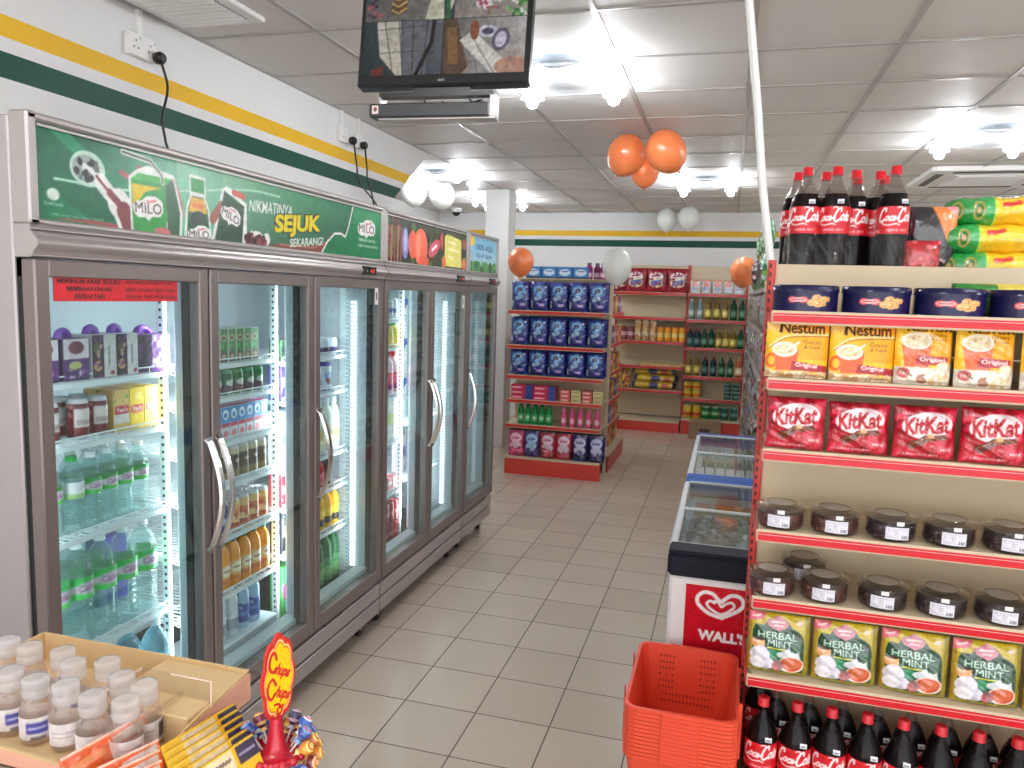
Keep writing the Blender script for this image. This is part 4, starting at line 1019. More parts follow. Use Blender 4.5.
# cola on the top
ct = make_cola(.243)
tops = [(.205, 2.535), (.29, 2.535), (.452, 2.535), (.185, 2.63), (.268, 2.63), (.352, 2.60), (.425, 2.63), (.375, 2.73), (.452, 2.72)]
names = ['large cola bottle on the shelf top, leftmost of the front row', 'large cola bottle on the shelf top, second from the left in the front row', 'large cola bottle on the shelf top in front of the dark and red packs, rightmost',
         'large cola bottle on the shelf top, leftmost of the second row', 'large cola bottle on the shelf top, half hidden behind the second front bottle', 'large cola bottle on the shelf top standing in the gap between the front bottles',
         'large cola bottle on the shelf top behind the rightmost front bottle', 'large cola bottle at the back of the shelf top, left of the gap', 'large cola bottle at the back of the shelf top, rightmost']
for (x, y), n in zip(tops, names):
    put(ct, (x, y, 1.735), R.uniform(-.25, .35), n, 'cola bottle', 'large cola bottles on the shelf top')
b = MB()
def film(x0, x1, y0, y1, z0, z1):
    b = MB()
    b.grid(lambda u, v: (x0 + (x1 - x0) * u + .006 * np.sin(v * 9), y0 - .002 + .006 * np.sin(u * 14 + v * 7) + v ** 3 * .05, z0 + (z1 - z0) * v), 20, 14)
    b.grid(lambda u, v: (x0 - .002 + .008 * np.sin(u * 11 + v * 5) + v ** 3 * .02, y0 + (y1 - y0) * u, z0 + (z1 - z0) * v), 14, 14)
    return b
tag(film(.158, .338, 2.485, 2.68, 1.737, 1.95).build('shrink_wrap', M['film']), 'clear shrink wrap round the left group of cola bottles on the shelf top', 'plastic wrap')
tag(film(.40, .50, 2.485, 2.77, 1.737, 1.96).build('shrink_wrap', M['film']), 'clear shrink wrap round the right group of cola bottles on the shelf top', 'plastic wrap')
# dark, red and green packs
A = Art(.13, .2, 40, 50, (34, 32, 40)).poly([(.06, .2), (.13, .2), (.13, .08), (.1, .1)], (232, 132, 60)).poly([(.09, .2), (.13, .2), (.13, .16)], (226, 150, 150)).line([(0, .09), (.1, .04)], .006, (226, 190, 190))
o = pouch('snack_pack', .14, .20, .07, A, (34, 32, 40)); put(o, (.565, 2.57, 1.745), 0, 'dark snack pack with an orange corner leaning between the cola and the yellow bags', 'snack pack', rx=.05)
A = Art(.1, .12, 30, 36, (186, 28, 40)).speck(0, 0, .1, .12, [(214, 60, 70), (150, 16, 30), (230, 120, 120)], 30, .007, 4)
o = pouch('snack_pack', .10, .105, .05, A, (186, 28, 40)); put(o, (.535, 2.52, 1.737), 0, 'small red snack pack at the foot of the dark pack on the shelf top', 'snack pack')
nb = make_noodle_bag()
for i, (x, y, z) in enumerate([(.585, 2.58, 1.727), (.56, 2.58, 1.808), (.60, 2.60, 1.889), (.62, 2.72, 1.735), (.62, 2.73, 1.83)]):
    put(nb, (x, y, z), [0, .03, -.02, .05, 0][i], 'yellow noodle bag with a green end on the shelf top, ' + ['lowest of the front stack', 'middle of the front stack', 'topmost of the front stack', 'lower one at the back', 'upper one at the back'][i], 'noodle bag', 'yellow and green noodle bags', sc=(1, 1, 1.13))
A = Art(.2, .05, 50, 16, (30, 132, 44)).rect(.1, 0, .2, .05, (222, 206, 80)).speck(0, 0, .1, .05, [(60, 170, 70), (20, 100, 34)], 20, .006, 3)
o = pouch('snack_pack', .22, .09, .06, A, (30, 132, 44)); put(o, (.70, 2.39, 1.626), 0, 'green and yellow pack lying behind the biscuit tins', 'snack pack')
# tins
tin = make_tin()
for i in range(6):
    put(tin, (.198 + i * .1775, 2.245, 1.6245), R.uniform(-.03, .03), 'navy round butter biscuit tin, ' + nth(i, 6) + ' on the top board of the right shelf', 'biscuit tin', 'navy biscuit tins')
# cereal
ca = pouch('cereal_pouch', .158, .152, .05, art_cereal('a'), (240, 176, 40), 'stand', .02, 'plas'); cb = pouch('cereal_pouch', .136, .152, .055, art_cereal('b'), (240, 176, 40), 'stand', .16, 'foil', 2)
for i, x in enumerate((.182, .345)): put(ca, (x, 2.20, 1.4455), -.03 + .03 * i, 'yellow Nestum cereal pouch with the orange mug at the left, ' + ('leftmost' if i == 0 else 'second from the left'), 'cereal pouch', 'yellow cereal pouches', rx=-.05)
for i, x in enumerate((.493, .635, .785, .935, 1.08)): put(cb, (x, 2.20, 1.4455), .08, 'glossy yellow cereal pouch with a heap of grain at the bottom, ' + nth(i + 2, 8), 'cereal pouch', 'yellow cereal pouches', rx=-.05)
# chocolate
kk = pouch('chocolate_pack', .152, .142, .05, art_kitkat(), (176, 14, 34), 'pillow', .3, 'foil', 4)
for i in range(6): put(kk, (.192 + i * .1595, 2.19, 1.2505), (-.06, .0, .05, -.03, .04, 0)[i], 'shiny red KitKat chocolate pack, ' + nth(i, 6) + ' in its row', 'chocolate pack', 'red chocolate packs', rx=(-.04, -.1, -.05, -.08, -.06, -.06)[i], sc=(1, 1, (1.0, .97, .98, 1.02, 1, 1)[i]))
# jars
j1, j2 = make_jar(False), make_jar(True)
XJ = [.174, .315, .458, .600, .742, .885, 1.03]
for i, x in enumerate(XJ): put(j1 if i < 2 else j2, (x, 2.225, 1.0235), R.uniform(-.15, .15), 'clear round jar of chocolate biscuits, ' + nth(i, 7) + ' on the upper of the two jar boards', 'biscuit jar', 'round biscuit jars on the upper board')
XJ = [.163, .302, .452, .597, .740, .885, 1.03]
for i, x in enumerate(XJ): put(j1 if i < 2 else j2, (x, 2.225, .8305), R.uniform(-.15, .15), 'clear round jar of chocolate biscuits, ' + nth(i, 7) + ' on the lower of the two jar boards', 'biscuit jar', 'round biscuit jars on the lower board')
put(j2, (.262, 2.372, .8305), 0, 'clear round biscuit jar standing behind the first two on the lower board', 'biscuit jar', 'round biscuit jars on the lower board')
# tea
te = pouch('herbal_tea_bag', .165, .168, .055, art_tea(), (196, 170, 50), 'stand', .16, 'foil', 9)
for i in range(6): put(te, (.192 + i * .1745, 2.205, .6005), (0, .03, -.04, .05, 0, 0)[i], 'yellow and green herbal mint tea bag, ' + nth(i, 6) + ' in its row', 'tea bag', 'herbal mint tea bags', rx=-.06)
# cola below
cl = make_cola(.262)
for i in range(10): put(cl, (.163 + i * .0915, 2.19, .2005), R.uniform(-.3, .2), 'large cola bottle with red label, ' + nth(i, 10) + ' of the front row on the bottom board', 'cola bottle', 'cola bottles on the bottom board')
for i in range(9): put(cl, (.205 + i * .0915, 2.295, .2005), R.uniform(-.3, .3), 'large cola bottle in the second row on the bottom board, ' + nth(i, 9), 'cola bottle', 'cola bottles on the bottom board')
put(cl, (.165, 2.38, .2005), 0, 'large cola bottle at the back left corner of the bottom board', 'cola bottle', 'cola bottles on the bottom board')
P(MB().box(GX0 + .02, GX1, 2.09, 2.44, .1855, .1995, b=.002), 'bottle_tray', M['cream'])

# ------------------------------------------------------------------ stack of shopping baskets
def make_basket():
    w0, w1, d0, d1, h = .128, .152, .185, .213, .215
    t = empty('shopping_basket')
    b = MB(); n = 12
    def ring(f, off=0.0):
        w = w0 + (w1 - w0) * f - off; d = d0 + (d1 - d0) * f - off; r = .035
        pts = []
        for (sx, sy, a0) in ((1, -1, -PI / 2), (1, 1, 0), (-1, 1, PI / 2), (-1, -1, PI)):
            for k in range(4):
                a = a0 + k * PI / 6
                pts.append((sx * (w - r) + r * math.cos(a), sy * (d - r) + r * math.sin(a), f * h))
        return pts
    fs = [0, .08, .5, .92, 1.0]; V = []
    for f in fs: V += ring(f)
    m = 16
    F = [(i * m + k, i * m + (k + 1) % m, (i + 1) * m + (k + 1) % m, (i + 1) * m + k) for i in range(len(fs) - 1) for k in range(m)]
    b.add(V, F, smooth=False)
    V2 = []
    for f in fs: V2 += ring(f, .003)
    b.add(V2, [tuple(reversed(q)) for q in F], smooth=False)
    b.add(ring(0), [tuple(range(m))]); 
    b.build('basket_wall', M['orange'], t)
    b = MB()
    o_, i_ = [(x * 1.05, y * 1.035, h) for x, y, z in ring(1)], [(x * .985, y * .985, h) for x, y, z in ring(1)]
    o2 = [(x, y, z - .0105) for x, y, z in o_]
    b.add(o_ + i_, [(k, (k + 1) % m, m + (k + 1) % m, m + k) for k in range(m)]); b.add(o_ + o2, [(k, m + k, m + (k + 1) % m, (k + 1) % m) for k in range(m)])
    b.box(-.052, .052, -d1 * 1.035 - .006, -d1 * 1.035 + .004, h - .0108, h + .0004, b=.002); b.box(-.06, .06, d1 * 1.02, d1 * 1.035 + .004, h - .012, h + .0015, b=.002)
    b.build('rim', M['orange'], t)
    b = MB()      # round vent holes shown as dark pins through the walls, in columns as moulded
    for s in (-1, 1):
        for c_ in range(5):
            for r_ in range(6):
                f = .84 - r_ * .095
                if r_ in (3,) and c_ in (1, 3): continue
                w = s * (.045 + c_ * .0105); dd = d0 + (d1 - d0) * f
                b.box(w - .0022, w + .0022, dd - .0042, dd + .0006, f * h - .003, f * h + .003)
    for c_ in range(14): 
        for r_ in range(2):
            f = .26 - r_ * .1; w = -.075 + c_ * .0115; dd = d0 + (d1 - d0) * f
            b.box(w - .002, w + .002, dd - .0042, dd + .0006, f * h - .0032, f * h + .0032)
    b.build('vent_slots', mat('basket_hole', (120, 34, 24), rough=.6, var=.05), t)
    b = MB()
    for s in (-1, 1):
        for yy in (-.12, .10):
            b.box(s * (w1 * 1.05) - .004, s * (w1 * 1.05) + .008 * s, yy - .008, yy + .008, h - .014, h + .010, b=.003)
    b.build('handle_hinge', M['orange'], t)
    return t
bk = make_basket(); NB = 13; zt = .50
SP = .0118
for i in range(NB):
    z = zt - .215 - i * SP
    put(bk, (-.063, 2.272, z), 0, 'orange red plastic shopping basket, ' + ('topmost of the stack beside the right shelf' if i == 0 else ORD[i] + ' from the top of the stack beside the right shelf' if i < NB - 1 else 'lowest of the stack beside the right shelf'), 'shopping basket', 'stacked shopping baskets')
st = MB()
zb = zt - .215 - (NB - 1) * SP
st.box(-.19, .06, 2.10, 2.45, zb - .022, zb - .002, b=.004)
for sx in (-.17, .04):
    for sy in (2.12, 2.43): st.box(sx - .012, sx + .012, sy - .012, sy + .012, 0, zb - .02, b=.003)
tag(st.build('basket_stand', M['orange']), 'low orange stand carrying the stack of shopping baskets', 'stand')

# ------------------------------------------------------------------ ice cream freezers
def freezer(y0, y1, front, label):
    x0, x1 = -.147, .33
    t = empty('chest_freezer', ((x0 + x1) / 2, y0, 0)); tag(t, label, 'freezer')
    off = Vector((-(x0 + x1) / 2, -y0, 0))
    def Q(b, n, m):
        o = b.build(n, m, t); o.location = off; return o
    t0 = .80
    b = MB()
    b.box(x0 + .004, x1, y0 + .006, y0 + .05, .06, .715, b=.012); b.box(x0 + .004, x0 + .05, y0 + .03, y1 - .02, .06, .735, b=.008); b.box(x1 - .05, x1, y0 + .03, y1 - .02, .06, .735, b=.008); b.box(x0 + .004, x1, y1 - .05, y1, .06, .735, b=.008); b.box(x0 + .03, x1 - .03, y0 + .03, y1 - .03, .06, .40)
    Q(b, 'freezer_body', M['white'])
    b = MB().box(x0 + .03, x1 - .03, y0 + .03, y1 - .03, 0, .06, b=.01); Q(b, 'plinth', M['black'])
    b = MB().box(x0 - .004, x1 + .004, y0 - .006, y0 + .085, .712, t0 - .006, b=.014).box(x0 - .002, x1 + .002, y0 - .002, y0 + .10, t0 - .012, t0 + .004, b=.006)
    Q(b, 'end_cap', M['navy' if front else 'bluep'])
    Q(MB().box(x0 - .003, x1 + .003, y1 - .07, y1 + .004, .735, t0 + .008, b=.008), 'rear_cap', M['bluep'])
    b = MB()
    b.box(x0 - .006, x0 + .022, y0 + .08, y1 - .06, .72, t0 + .004, b=.006); b.box(x1 - .022, x1 + .006, y0 + .08, y1 - .06, .72, t0 + .004, b=.006)
    Q(b, 'side_rail', M['wire'])
    mid = (y0 + .09 + y1 - .07) / 2
    for a, c, z in ((y0 + .095, mid + .02, t0 - .006), (mid - .02, y1 - .072, t0 + .002)):
        gl = MB().box(x0 + .02, x1 - .02, a + .008, c - .008, z, z + .004); go = Q(gl, 'glass_lid', M['lidglass'])
        for e0 in (a, c - .012): MB().box(x0 + .018, x1 - .018, e0, e0 + .012, z - .003, z + .008, b=.002).build('lid_frame', M['wire'], go)
    return t
freezer(2.56, 3.655, True, "white Wall's ice cream chest freezer with a red heart logo panel beside the right shelf")
freezer(3.675, 4.955, False, 'white chest freezer with blue end caps behind the first freezer')
A = Art(.25, .62, 120, 250, (196, 18, 36), -.085, .07)
A.grad(-.085, .07, .165, .69, (176, 12, 30), (176, 12, 30), (206, 26, 44), (200, 22, 40))
W = (246, 244, 244)
def heart(cx, cy, s, w):
    L_ = spline([(0, -.62), (.35, -.38), (.75, -.02), (.9, .35), (.72, .68), (.38, .72), (.08, .42), (.0, .28)])
    A.line([(cx + x * s, cy + y * s * .78) for x, y in L_], w, W)
    L_ = spline([(0.05, -.62), (-.5, -.45), (-.95, -.02), (-1.02, .4), (-.78, .72), (-.42, .7), (-.15, .4), (.0, .28)])
    A.line([(cx + x * s, cy + y * s * .78) for x, y in L_], w, W)
heart(.035, .622, .078, .013)
L_ = spline([(-.30, .18), (-.48, .28), (-.62, .1), (-.42, -.2), (.0, -.42), (.36, -.14), (.52, .12), (.4, .32), (.16, .2), (.0, .02), (-.14, .24), (-.3, .3)])
A.line([(.035 + x * .078, .622 + y * .06) for x, y in L_], .009, W)
A.text("WALL'S", .042, .518, .158, .038, W, .05)
fz = [o for o in bpy.data.objects if o.get('label', '').startswith("white Wall's")][0]
b = MB().grid(lambda u, v: (-.085 + .25 * u, 2.5645 + 0 * u, .07 + .62 * v), 120, 250, A.cols()).box(-.085, .165, 2.5648, 2.57, .07, .69, (196, 18, 36))
o = b.build('logo_panel', M['gloss'], fz); o.location = (-.0915, -2.56, 0)
# things in the freezers
A = Art(.3, .24, 60, 50, (150, 140, 132)).speck(0, 0, .3, .24, [(120, 92, 84), (170, 160, 152), (96, 60, 54), (190, 182, 176), (140, 120, 60)], 160, .02, 6)
fp = pouch('frozen_food_bag', .22, .26, .06, A, (140, 130, 124), 'pillow', .2)
spots = [(.0, 2.82, 'brown and grey frozen food bag nearest the dark front cap'), (.17, 2.84, 'frozen food bag against the right side of the first freezer'), (.02, 3.05, 'frozen food bag under the middle rail of the first freezer')]
for x, y, n in spots: put(fp, (x, y - .10, .72), 0, n, 'frozen food', 'frozen food bags', rx=-PI / 2 + .1)
A = Art(.3, .2, 40, 30, (206, 206, 214)).speck(0, 0, .3, .2, [(180, 182, 192), (228, 228, 232)], 40, .02, 6)
put(pouch('frozen_food_bag', .30, .2, .08, A, (206, 206, 214), 'pillow', .3), (.06, 3.16, .66), .1, 'white frozen food bag in the rear half of the first freezer', 'frozen food', rx=-PI / 2)
A = Art(.1, .05, 26, 14, (180, 60, 60)).rect(0, .03, .1, .05, (220, 190, 60))
ib = carton('ice_cream_box', .09, .07, .10, A, (190, 60, 50), (206, 120, 60))
k = 0
for i in range(4): put(ib, (-.07 + i * .098, 3.50, .62), 0, 'red and yellow ice cream box along the rear end of the first freezer, ' + nth(i, 4), 'ice cream box', 'ice cream boxes in the first freezer')
A2 = Art(.05, .12, 14, 26, (226, 222, 220)).rect(0, .03, .05, .07, (196, 70, 60)).rect(0, .08, .05, .12, (160, 60, 50))
cn = carton('ice_cream_cup', .042, .12, .07, None, (214, 190, 180), (222, 206, 200))
cn2 = carton('ice_cream_cup', .042, .12, .07, None, (40, 110, 70), (90, 130, 80))
for r_, (pr, yy, nm) in enumerate(((cn, 3.95, 'white and red ice cream pack in the near half of the second freezer'), (cn2, 4.55, 'green ice cream pack in the far half of the second freezer'))):
    for q in range(2):
        for i in range(8): put(pr, (-.10 + i * .052, yy + q * .16, .66 + .02 * q), 0, nm + ', ' + nth(i, 8) + (' of the nearer row' if q == 0 else ' of the farther row'), 'ice cream pack', 'ice cream packs', rx=.12)
for y in (2.62, 3.74): 
    tag(MB().box(-.09, .27, y + .04, y + .95, .405, .60 if y < 3 else .655, b=.01).build('freezer_basket', mat('freezer_contents_tray', (120, 124, 130), rough=.5, var=.1)), 'grey tray under the packs in the ' + ('first' if y < 3 else 'second') + ' freezer', 'tray')
# ------------------------------------------------------------------ drinks in the coolers (fronts face +x)
RZ = PI / 2
def carton_art(w, h, bg, f=None, n=(14, 22)):
    A = Art(w, h, n[0], n[1], bg)
    if f: f(A, w, h)
    return A
def fill(proto, ys, x, z, desc, cat, group, dx=None, where='', wob=.12):
    n = len(ys)
    for i, y in enumerate(ys):
        lab = desc + (', ' + nth(i, n) if n > 1 else '') + ' ' + where
        put(proto, (x, y, z), RZ + R.uniform(-wob, wob), lab.strip(), cat, group)
        if dx:
            put(proto, (x - dx, y + R.uniform(-.005, .005), z), RZ + R.uniform(-wob, wob), (desc + ', one row back from the ' + (nth(i, n) or 'front one') + ' one ' + where).strip(), cat, group)
def sp(a, b, n): return [a + (b - a) * i / (n - 1) for i in range(n)] if n > 1 else [a]

# bay 1
X1 = -1.745
def f(A, w, h):
    A.rect(0, 0, w, h * .52, (92, 38, 120)); A.ell(w * .5, h * .78, w * .3, h * .15, (110, 36, 60)); A.ell(w * .45, h * .36, w * .25, h * .1, (196, 196, 120)); A.speck(0, 0, w, h * .25, [(70, 30, 100), (200, 180, 220), (120, 60, 150)], 26, .006, 3); A.rect(0, 0, w, h * .07, (60, 26, 90))
A = carton_art(.085, .115, (226, 214, 222), f, (34, 44))
def handled(name, body, h, hc, w):
    MB().tube(spline([(-w * .2, 0, h - .004), (-w * .14, 0, h + .012), (0, 0, h + .017), (w * .14, 0, h + .012), (w * .2, 0, h - .004)], 4), .0115, 8).build('carry_handle', mat(name + '_handle', hc, rough=.35, var=.05), body)
    return body
ja = handled('purple', carton('juice_multipack', .085, .09, .115, A, (70, 34, 84)), .115, (112, 52, 170), .085)
def f2(A, w, h):
    A.rect(0, 0, w * .5, h, (40, 26, 40)); A.rect(w * .5, 0, w, h, (222, 218, 220)); A.ell(w * .25, h * .7, w * .18, h * .12, (86, 90, 66)); A.ell(w * .25, h * .28, w * .18, h * .12, (206, 156, 110)); A.speck(w * .1, 0, w * .45, h, [(120, 60, 140), (190, 150, 130), (50, 40, 50)], 24, .005, 2); A.line([(w * .72, h * .3), (w * .72, h * .7)], .008, (150, 150, 160)); A.ell(w * .85, h * .1, .008, .006, (170, 40, 60))
jb = handled('violet', carton('juice_multipack', .085, .09, .122, carton_art(.085, .122, (220, 216, 220), f2, (34, 44)), (206, 200, 206)), .122, (120, 56, 180), .085)
def f3(A, w, h):
    A.rect(0, 0, w * .45, h, (50, 24, 58)); A.rect(w * .45, 0, w, h, (196, 150, 206)); A.speck(w * .45, 0, w, h, [(240, 220, 240), (150, 90, 170), (230, 200, 224), (110, 60, 130)], 60, .008, 5); A.speck(0, 0, w * .45, h, [(90, 50, 100), (30, 20, 36)], 30, .008, 6); A.rect(w * .45, 0, w, h * .1, (120, 50, 160))
jc = handled('bagged', carton('juice_multipack', .125, .09, .115, carton_art(.125, .115, (150, 90, 170), f3, (44, 44)), (120, 60, 140)), .115, (116, 46, 166), .125)
put(ja, (X1, 1.66, 1.378), RZ, 'purple and white juice multipack with carry handle, leftmost on the top shelf of the first cooler door', 'juice pack', 'juice multipacks')
put(jb, (X1, 1.755, 1.378), RZ, 'white-sided juice multipack with violet handle, second from the left on the top shelf of the first cooler door', 'juice pack', 'juice multipacks')
put(jb, (X1, 1.842, 1.378), RZ, 'white-sided juice multipack with violet handle, third from the left on the top shelf of the first cooler door', 'juice pack', 'juice multipacks')
put(jc, (X1, 1.955, 1.378), RZ - .1, 'purple bagged juice multipack at the right end of the top shelf of the first cooler door', 'juice pack', 'juice multipacks')
put(ja, (X1, 1.56, 1.378), RZ, 'purple and white juice multipack hidden behind the left frame of the first cooler door', 'juice pack', 'juice multipacks')
A = Art(.16, .095, 56, 30, (110, 24, 34)).rect(.055, .03, .105, .08, (214, 200, 200)).rect(.06, .035, .1, .05, (170, 150, 150)).speck(0, 0, .05, .095, [(150, 50, 60), (80, 14, 24), (190, 120, 120)], 20, .007, 3)
cr = can('drink_can', .058, .115, A)
fill(cr, [1.60, 1.70, 1.768], X1, 1.207, 'dark red drink can with a white panel', 'drink can', 'red cans behind the first cooler door', .065, 'behind the first cooler door')
def f4(A, w, h): A.rect(0, h * .2, w, h * .42, (214, 214, 206)); A.rect(w * .1, h * .42, w * .95, h * .62, (190, 40, 50)); A.text("Yeo's", w * .52, h * .52, w * .7, h * .11, (244, 230, 226), .03); A.speck(0, h * .7, w, h, [(206, 190, 90), (110, 150, 60)], 14, .004, 3)
yo = carton('drink_carton', .062, .05, .125, carton_art(.062, .125, (218, 180, 104), f4, (34, 48)), (206, 160, 84), (214, 170, 96))
def f5(A, w, h): A.rect(w * .05, h * .38, w * .95, h * .6, (232, 150, 60)); A.rect(w * .1, h * .42, w * .9, h * .58, (210, 60, 60)); A.text("Yeo's", w * .5, h * .5, w * .7, h * .12, (250, 236, 226), .03); A.ell(w * .3, h * .2, w * .3, h * .14, (250, 214, 60)); A.ell(w * .6, h * .8, w * .25, h * .1, (250, 226, 110))
yy_ = carton('drink_carton', .058, .05, .125, carton_art(.058, .125, (240, 200, 26), f5, (34, 48)), (232, 190, 40), (240, 206, 90))
put(yo, (X1, 1.835, 1.207), RZ, "tan Yeo's drink carton beside the red cans", 'drink carton', 'drink cartons behind the first cooler door')
for i, y in enumerate((1.897, 1.957)): put(yy_, (X1, y, 1.207), RZ, "yellow Yeo's drink carton behind the first cooler door, " + ('left' if i == 0 else 'right') + ' one of the pair', 'drink carton', 'drink cartons behind the first cooler door')
for i, y in enumerate((1.835, 1.897, 1.957)): put(yo, (X1 - .06, y, 1.207), RZ, 'tan drink carton one row back, ' + nth(i, 3) + ', behind the first cooler door', 'drink carton', 'drink cartons behind the first cooler door')
# water bottles
def water(name, H, r, bodym, caps, lab, n=5):
    s = H / .22; prof = [(r * .7, 0), (r * .96, .006)]
    z = .012
    zz = H * .60
    while z < zz:
        prof += [(r, z), (r * .965, z + .006 * s)]; z += .0125 * s
    prof += [(r, H * .62), (r, H * .72), (r * .9, H * .78), (r * .6, H * .86), (.0135, H * .905), (.0135, H * .94)]
    return bottle(name, prof, (.0150, H * .93, H), caps, lab, bodym, 18, (H * .47, H * .68), r * 1.01)
def wlab(c1, c2, w=.2, h=.036, txt=True):
    A = Art(w, h, 60, 14, c1).rect(0, h * .3, w, h * .62, (228, 216, 228)).rect(0, 0, w, h * .28, c2)
    A.ell(w * .5, h * .5, w * .14, h * .26, (214, 190, 214))
    if txt: A.text('Cactus', w * .5, h * .5, w * .22, h * .3, (120, 60, 110), .02)
    return A
w1 = water('water_bottle', .222, .031, 'pet', (232, 238, 240), wlab((44, 150, 60), (60, 190, 70)))
w1b = water('water_bottle', .222, .031, 'pet', (30, 160, 70), Art(.2, .05, 30, 14, (214, 214, 220)).rect(0, 0, .2, .016, (150, 190, 110)))
ys = [1.735, 1.795, 1.857, 1.92]
put(w1b, (X1, 1.672, .941), RZ, 'clear water bottle with a green cap, leftmost behind the first cooler door', 'water bottle', 'small water bottles')
for i, y in enumerate(ys): put(w1, (X1, y, .941), RZ + R.uniform(-.3, .1), 'small clear water bottle with green label and white cap, ' + nth(i + 1, 5) + ' behind the first cooler door', 'water bottle', 'small water bottles')
put(w1, (X1, 1.60, .941), RZ, 'small clear water bottle partly hidden by the left frame of the first cooler door', 'water bottle', 'small water bottles')
for i, y in enumerate([1.65] + ys): put(w1, (X1 - .075, y + .005, .941), RZ, 'small clear water bottle in the second row, ' + nth(i, 5) + ' behind the first cooler door', 'water bottle', 'small water bottles')
w2 = water('large_water_bottle', .305, .0425, 'pet', (226, 234, 236), wlab((40, 190, 80), (70, 210, 90), .27, .05))
for i, y in enumerate([1.60, 1.682, 1.768, 1.852, 1.937]): put(w2, (X1 - .005, y, .608), RZ + R.uniform(-.3, .2), 'large clear water bottle with a green label, ' + nth(i, 5) + ' behind the first cooler door', 'water bottle', 'large water bottles')
for i, y in enumerate([1.64, 1.73, 1.82]): put(w2, (X1 - .10, y, .608), RZ, 'large clear water bottle in the second row, ' + nth(i, 3) + ' behind the first cooler door', 'water bottle', 'large water bottles')
w3 = water('large_water_bottle', .31, .045, 'petb', (214, 232, 236), None)
for i, (y, x) in enumerate([(1.70, X1), (1.80, X1 - .06), (1.88, X1 - .02), (1.955, X1 + .02)]): put(w3, (x, y, .266), RZ, 'large bluish water bottle on the cooler floor behind the first door, ' + nth(i, 4), 'water bottle', 'bluish water bottles on the cooler floor')
pb = Art(.12, .22, 20, 30, (66, 40, 130)); put(carton('drink_box', .12, .05, .22, pb, (58, 36, 120)), (X1 - .16, 1.95, .608), RZ, 'tall purple box standing behind the large water bottles', 'drink box')
# bay 2
def f(A, w, h): A.rect(0, 0, w, h * .3, (70, 44, 34)); A.ell(w * .5, h * .72, w * .38, h * .1, (206, 200, 150)); A.ell(w * .5, h * .72, w * .28, h * .06, (90, 50, 34)); A.rect(0, h * .42, w * .5, h * .55, (40, 170, 60)); A.ell(w * .5, h * .15, w * .3, h * .1, (190, 160, 130)); A.rect(0, 0, w * .1, h, (214, 216, 200))
mc = carton('malt_drink_carton', .044, .04, .118, carton_art(.044, .118, (20, 110, 44), f, (16, 34)), (206, 216, 200), (150, 170, 150))
fill(mc, [2.275, 2.322, 2.369, 2.416, 2.463, 2.51], X1, 1.377, 'green malt drink carton', 'drink carton', 'green malt drink cartons', .05, 'behind the second cooler door', .02)
A = Art(.17, .075, 40, 20, (20, 100, 60)).rect(0, 0, .17, .032, (84, 50, 70)); [A.ell(x, .04, .022, .012, (206, 206, 200)) for x in (.085, .0, .17)]
ms = can('drink_can', .054, .092, A, (60, 140, 90))
fill(ms, [2.29, 2.352, 2.416, 2.48, 2.54], X1, 1.255, 'short green and brown drink can', 'drink can', 'short green cans behind the second cooler door', .06, 'behind the second cooler door')
def f(A, w, h): A.rect(0, h * .5, w, h, (30, 120, 190)); A.ell(w * .5, h * .76, w * .36, h * .16, (222, 232, 240)); A.ell(w * .5, h * .74, w * .2, h * .08, (40, 110, 180)); A.rect(0, h * .38, w, h * .5, (190, 50, 80)); A.ell(w * .5, h * .16, w * .3, h * .13, (232, 120, 130))
yc = carton('yoghurt_carton', .044, .04, .118, carton_art(.044, .118, (226, 220, 228), f, (16, 32)), (190, 210, 226), (206, 70, 110))
fill(yc, [2.28, 2.328, 2.376, 2.424, 2.472, 2.52, 2.565], X1, 1.095, 'pink and blue yoghurt drink carton', 'drink carton', 'pink and blue drink cartons', .05, 'behind the second cooler door', .02)
A = Art(.17, .11, 44, 30, (92, 66, 44)).rect(0, 0, .17, .03, (150, 128, 90)).rect(0, .088, .17, .11, (196, 180, 150)); [(A.ell(x, .066, .018, .016, (50, 34, 30)), A.ell(x, .064, .010, .008, (196, 176, 140))) for x in (.085, 0, .17)]; A.rect(.1, 0, .106, .11, (206, 196, 176))
cc = can('coffee_can', .053, .128, A)
fill(cc, [2.27, 2.328, 2.386, 2.444, 2.502, 2.56], X1, .938, 'brown canned coffee', 'drink can', 'brown coffee cans', .06, 'behind the second cooler door')
A = Art(.17, .1, 44, 26, (206, 120, 66)).rect(0, .07, .17, .1, (226, 190, 120)).rect(.03, .02, .14, .045, (232, 206, 160)).speck(0, 0, .17, .1, [(190, 60, 50), (236, 190, 90), (150, 60, 50)], 50, .006, 4)
c3 = can('drink_can', .056, .122, A)
A = Art(.17, .1, 34, 20, (36, 50, 120)).rect(0, .03, .17, .05, (190, 196, 214)).speck(0, 0, .17, .1, [(180, 40, 70), (60, 90, 170)], 20, .008, 4)
c4 = can('drink_can', .056, .122, A)
fill(c4, [2.255, 2.318], X1, .746, 'dark blue drink can', 'drink can', 'blue cans behind the second cooler door', .062, 'behind the second cooler door')
fill(c3, [2.382, 2.443, 2.504, 2.565], X1, .746, 'orange and tan drink can', 'drink can', 'orange cans behind the second cooler door', .062, 'behind the second cooler door')
def small_bottle(name, H, r, body, cap, lab, bodym='gloss', neck=.013):
    prof = [(r * .85, 0, body), (r, .006), (r, H * .55), (r * 1.0, H * .62), (r * .97, H * .7), (r * .75, H * .80), (neck, H * .87), (neck, H * .92)]
    return bottle(name, prof, (neck * 1.25, H * .88, H), cap, lab, bodym, 16, (H * .14, H * .52), r * 1.012)
A = Art(.2, .07, 40, 20, (226, 180, 110)).rect(0, 0, .2, .02, (206, 110, 30)).ell(.1, .045, .03, .018, (240, 232, 206)).line([(.08, .045), (.12, .045)], .006, (150, 90, 40))
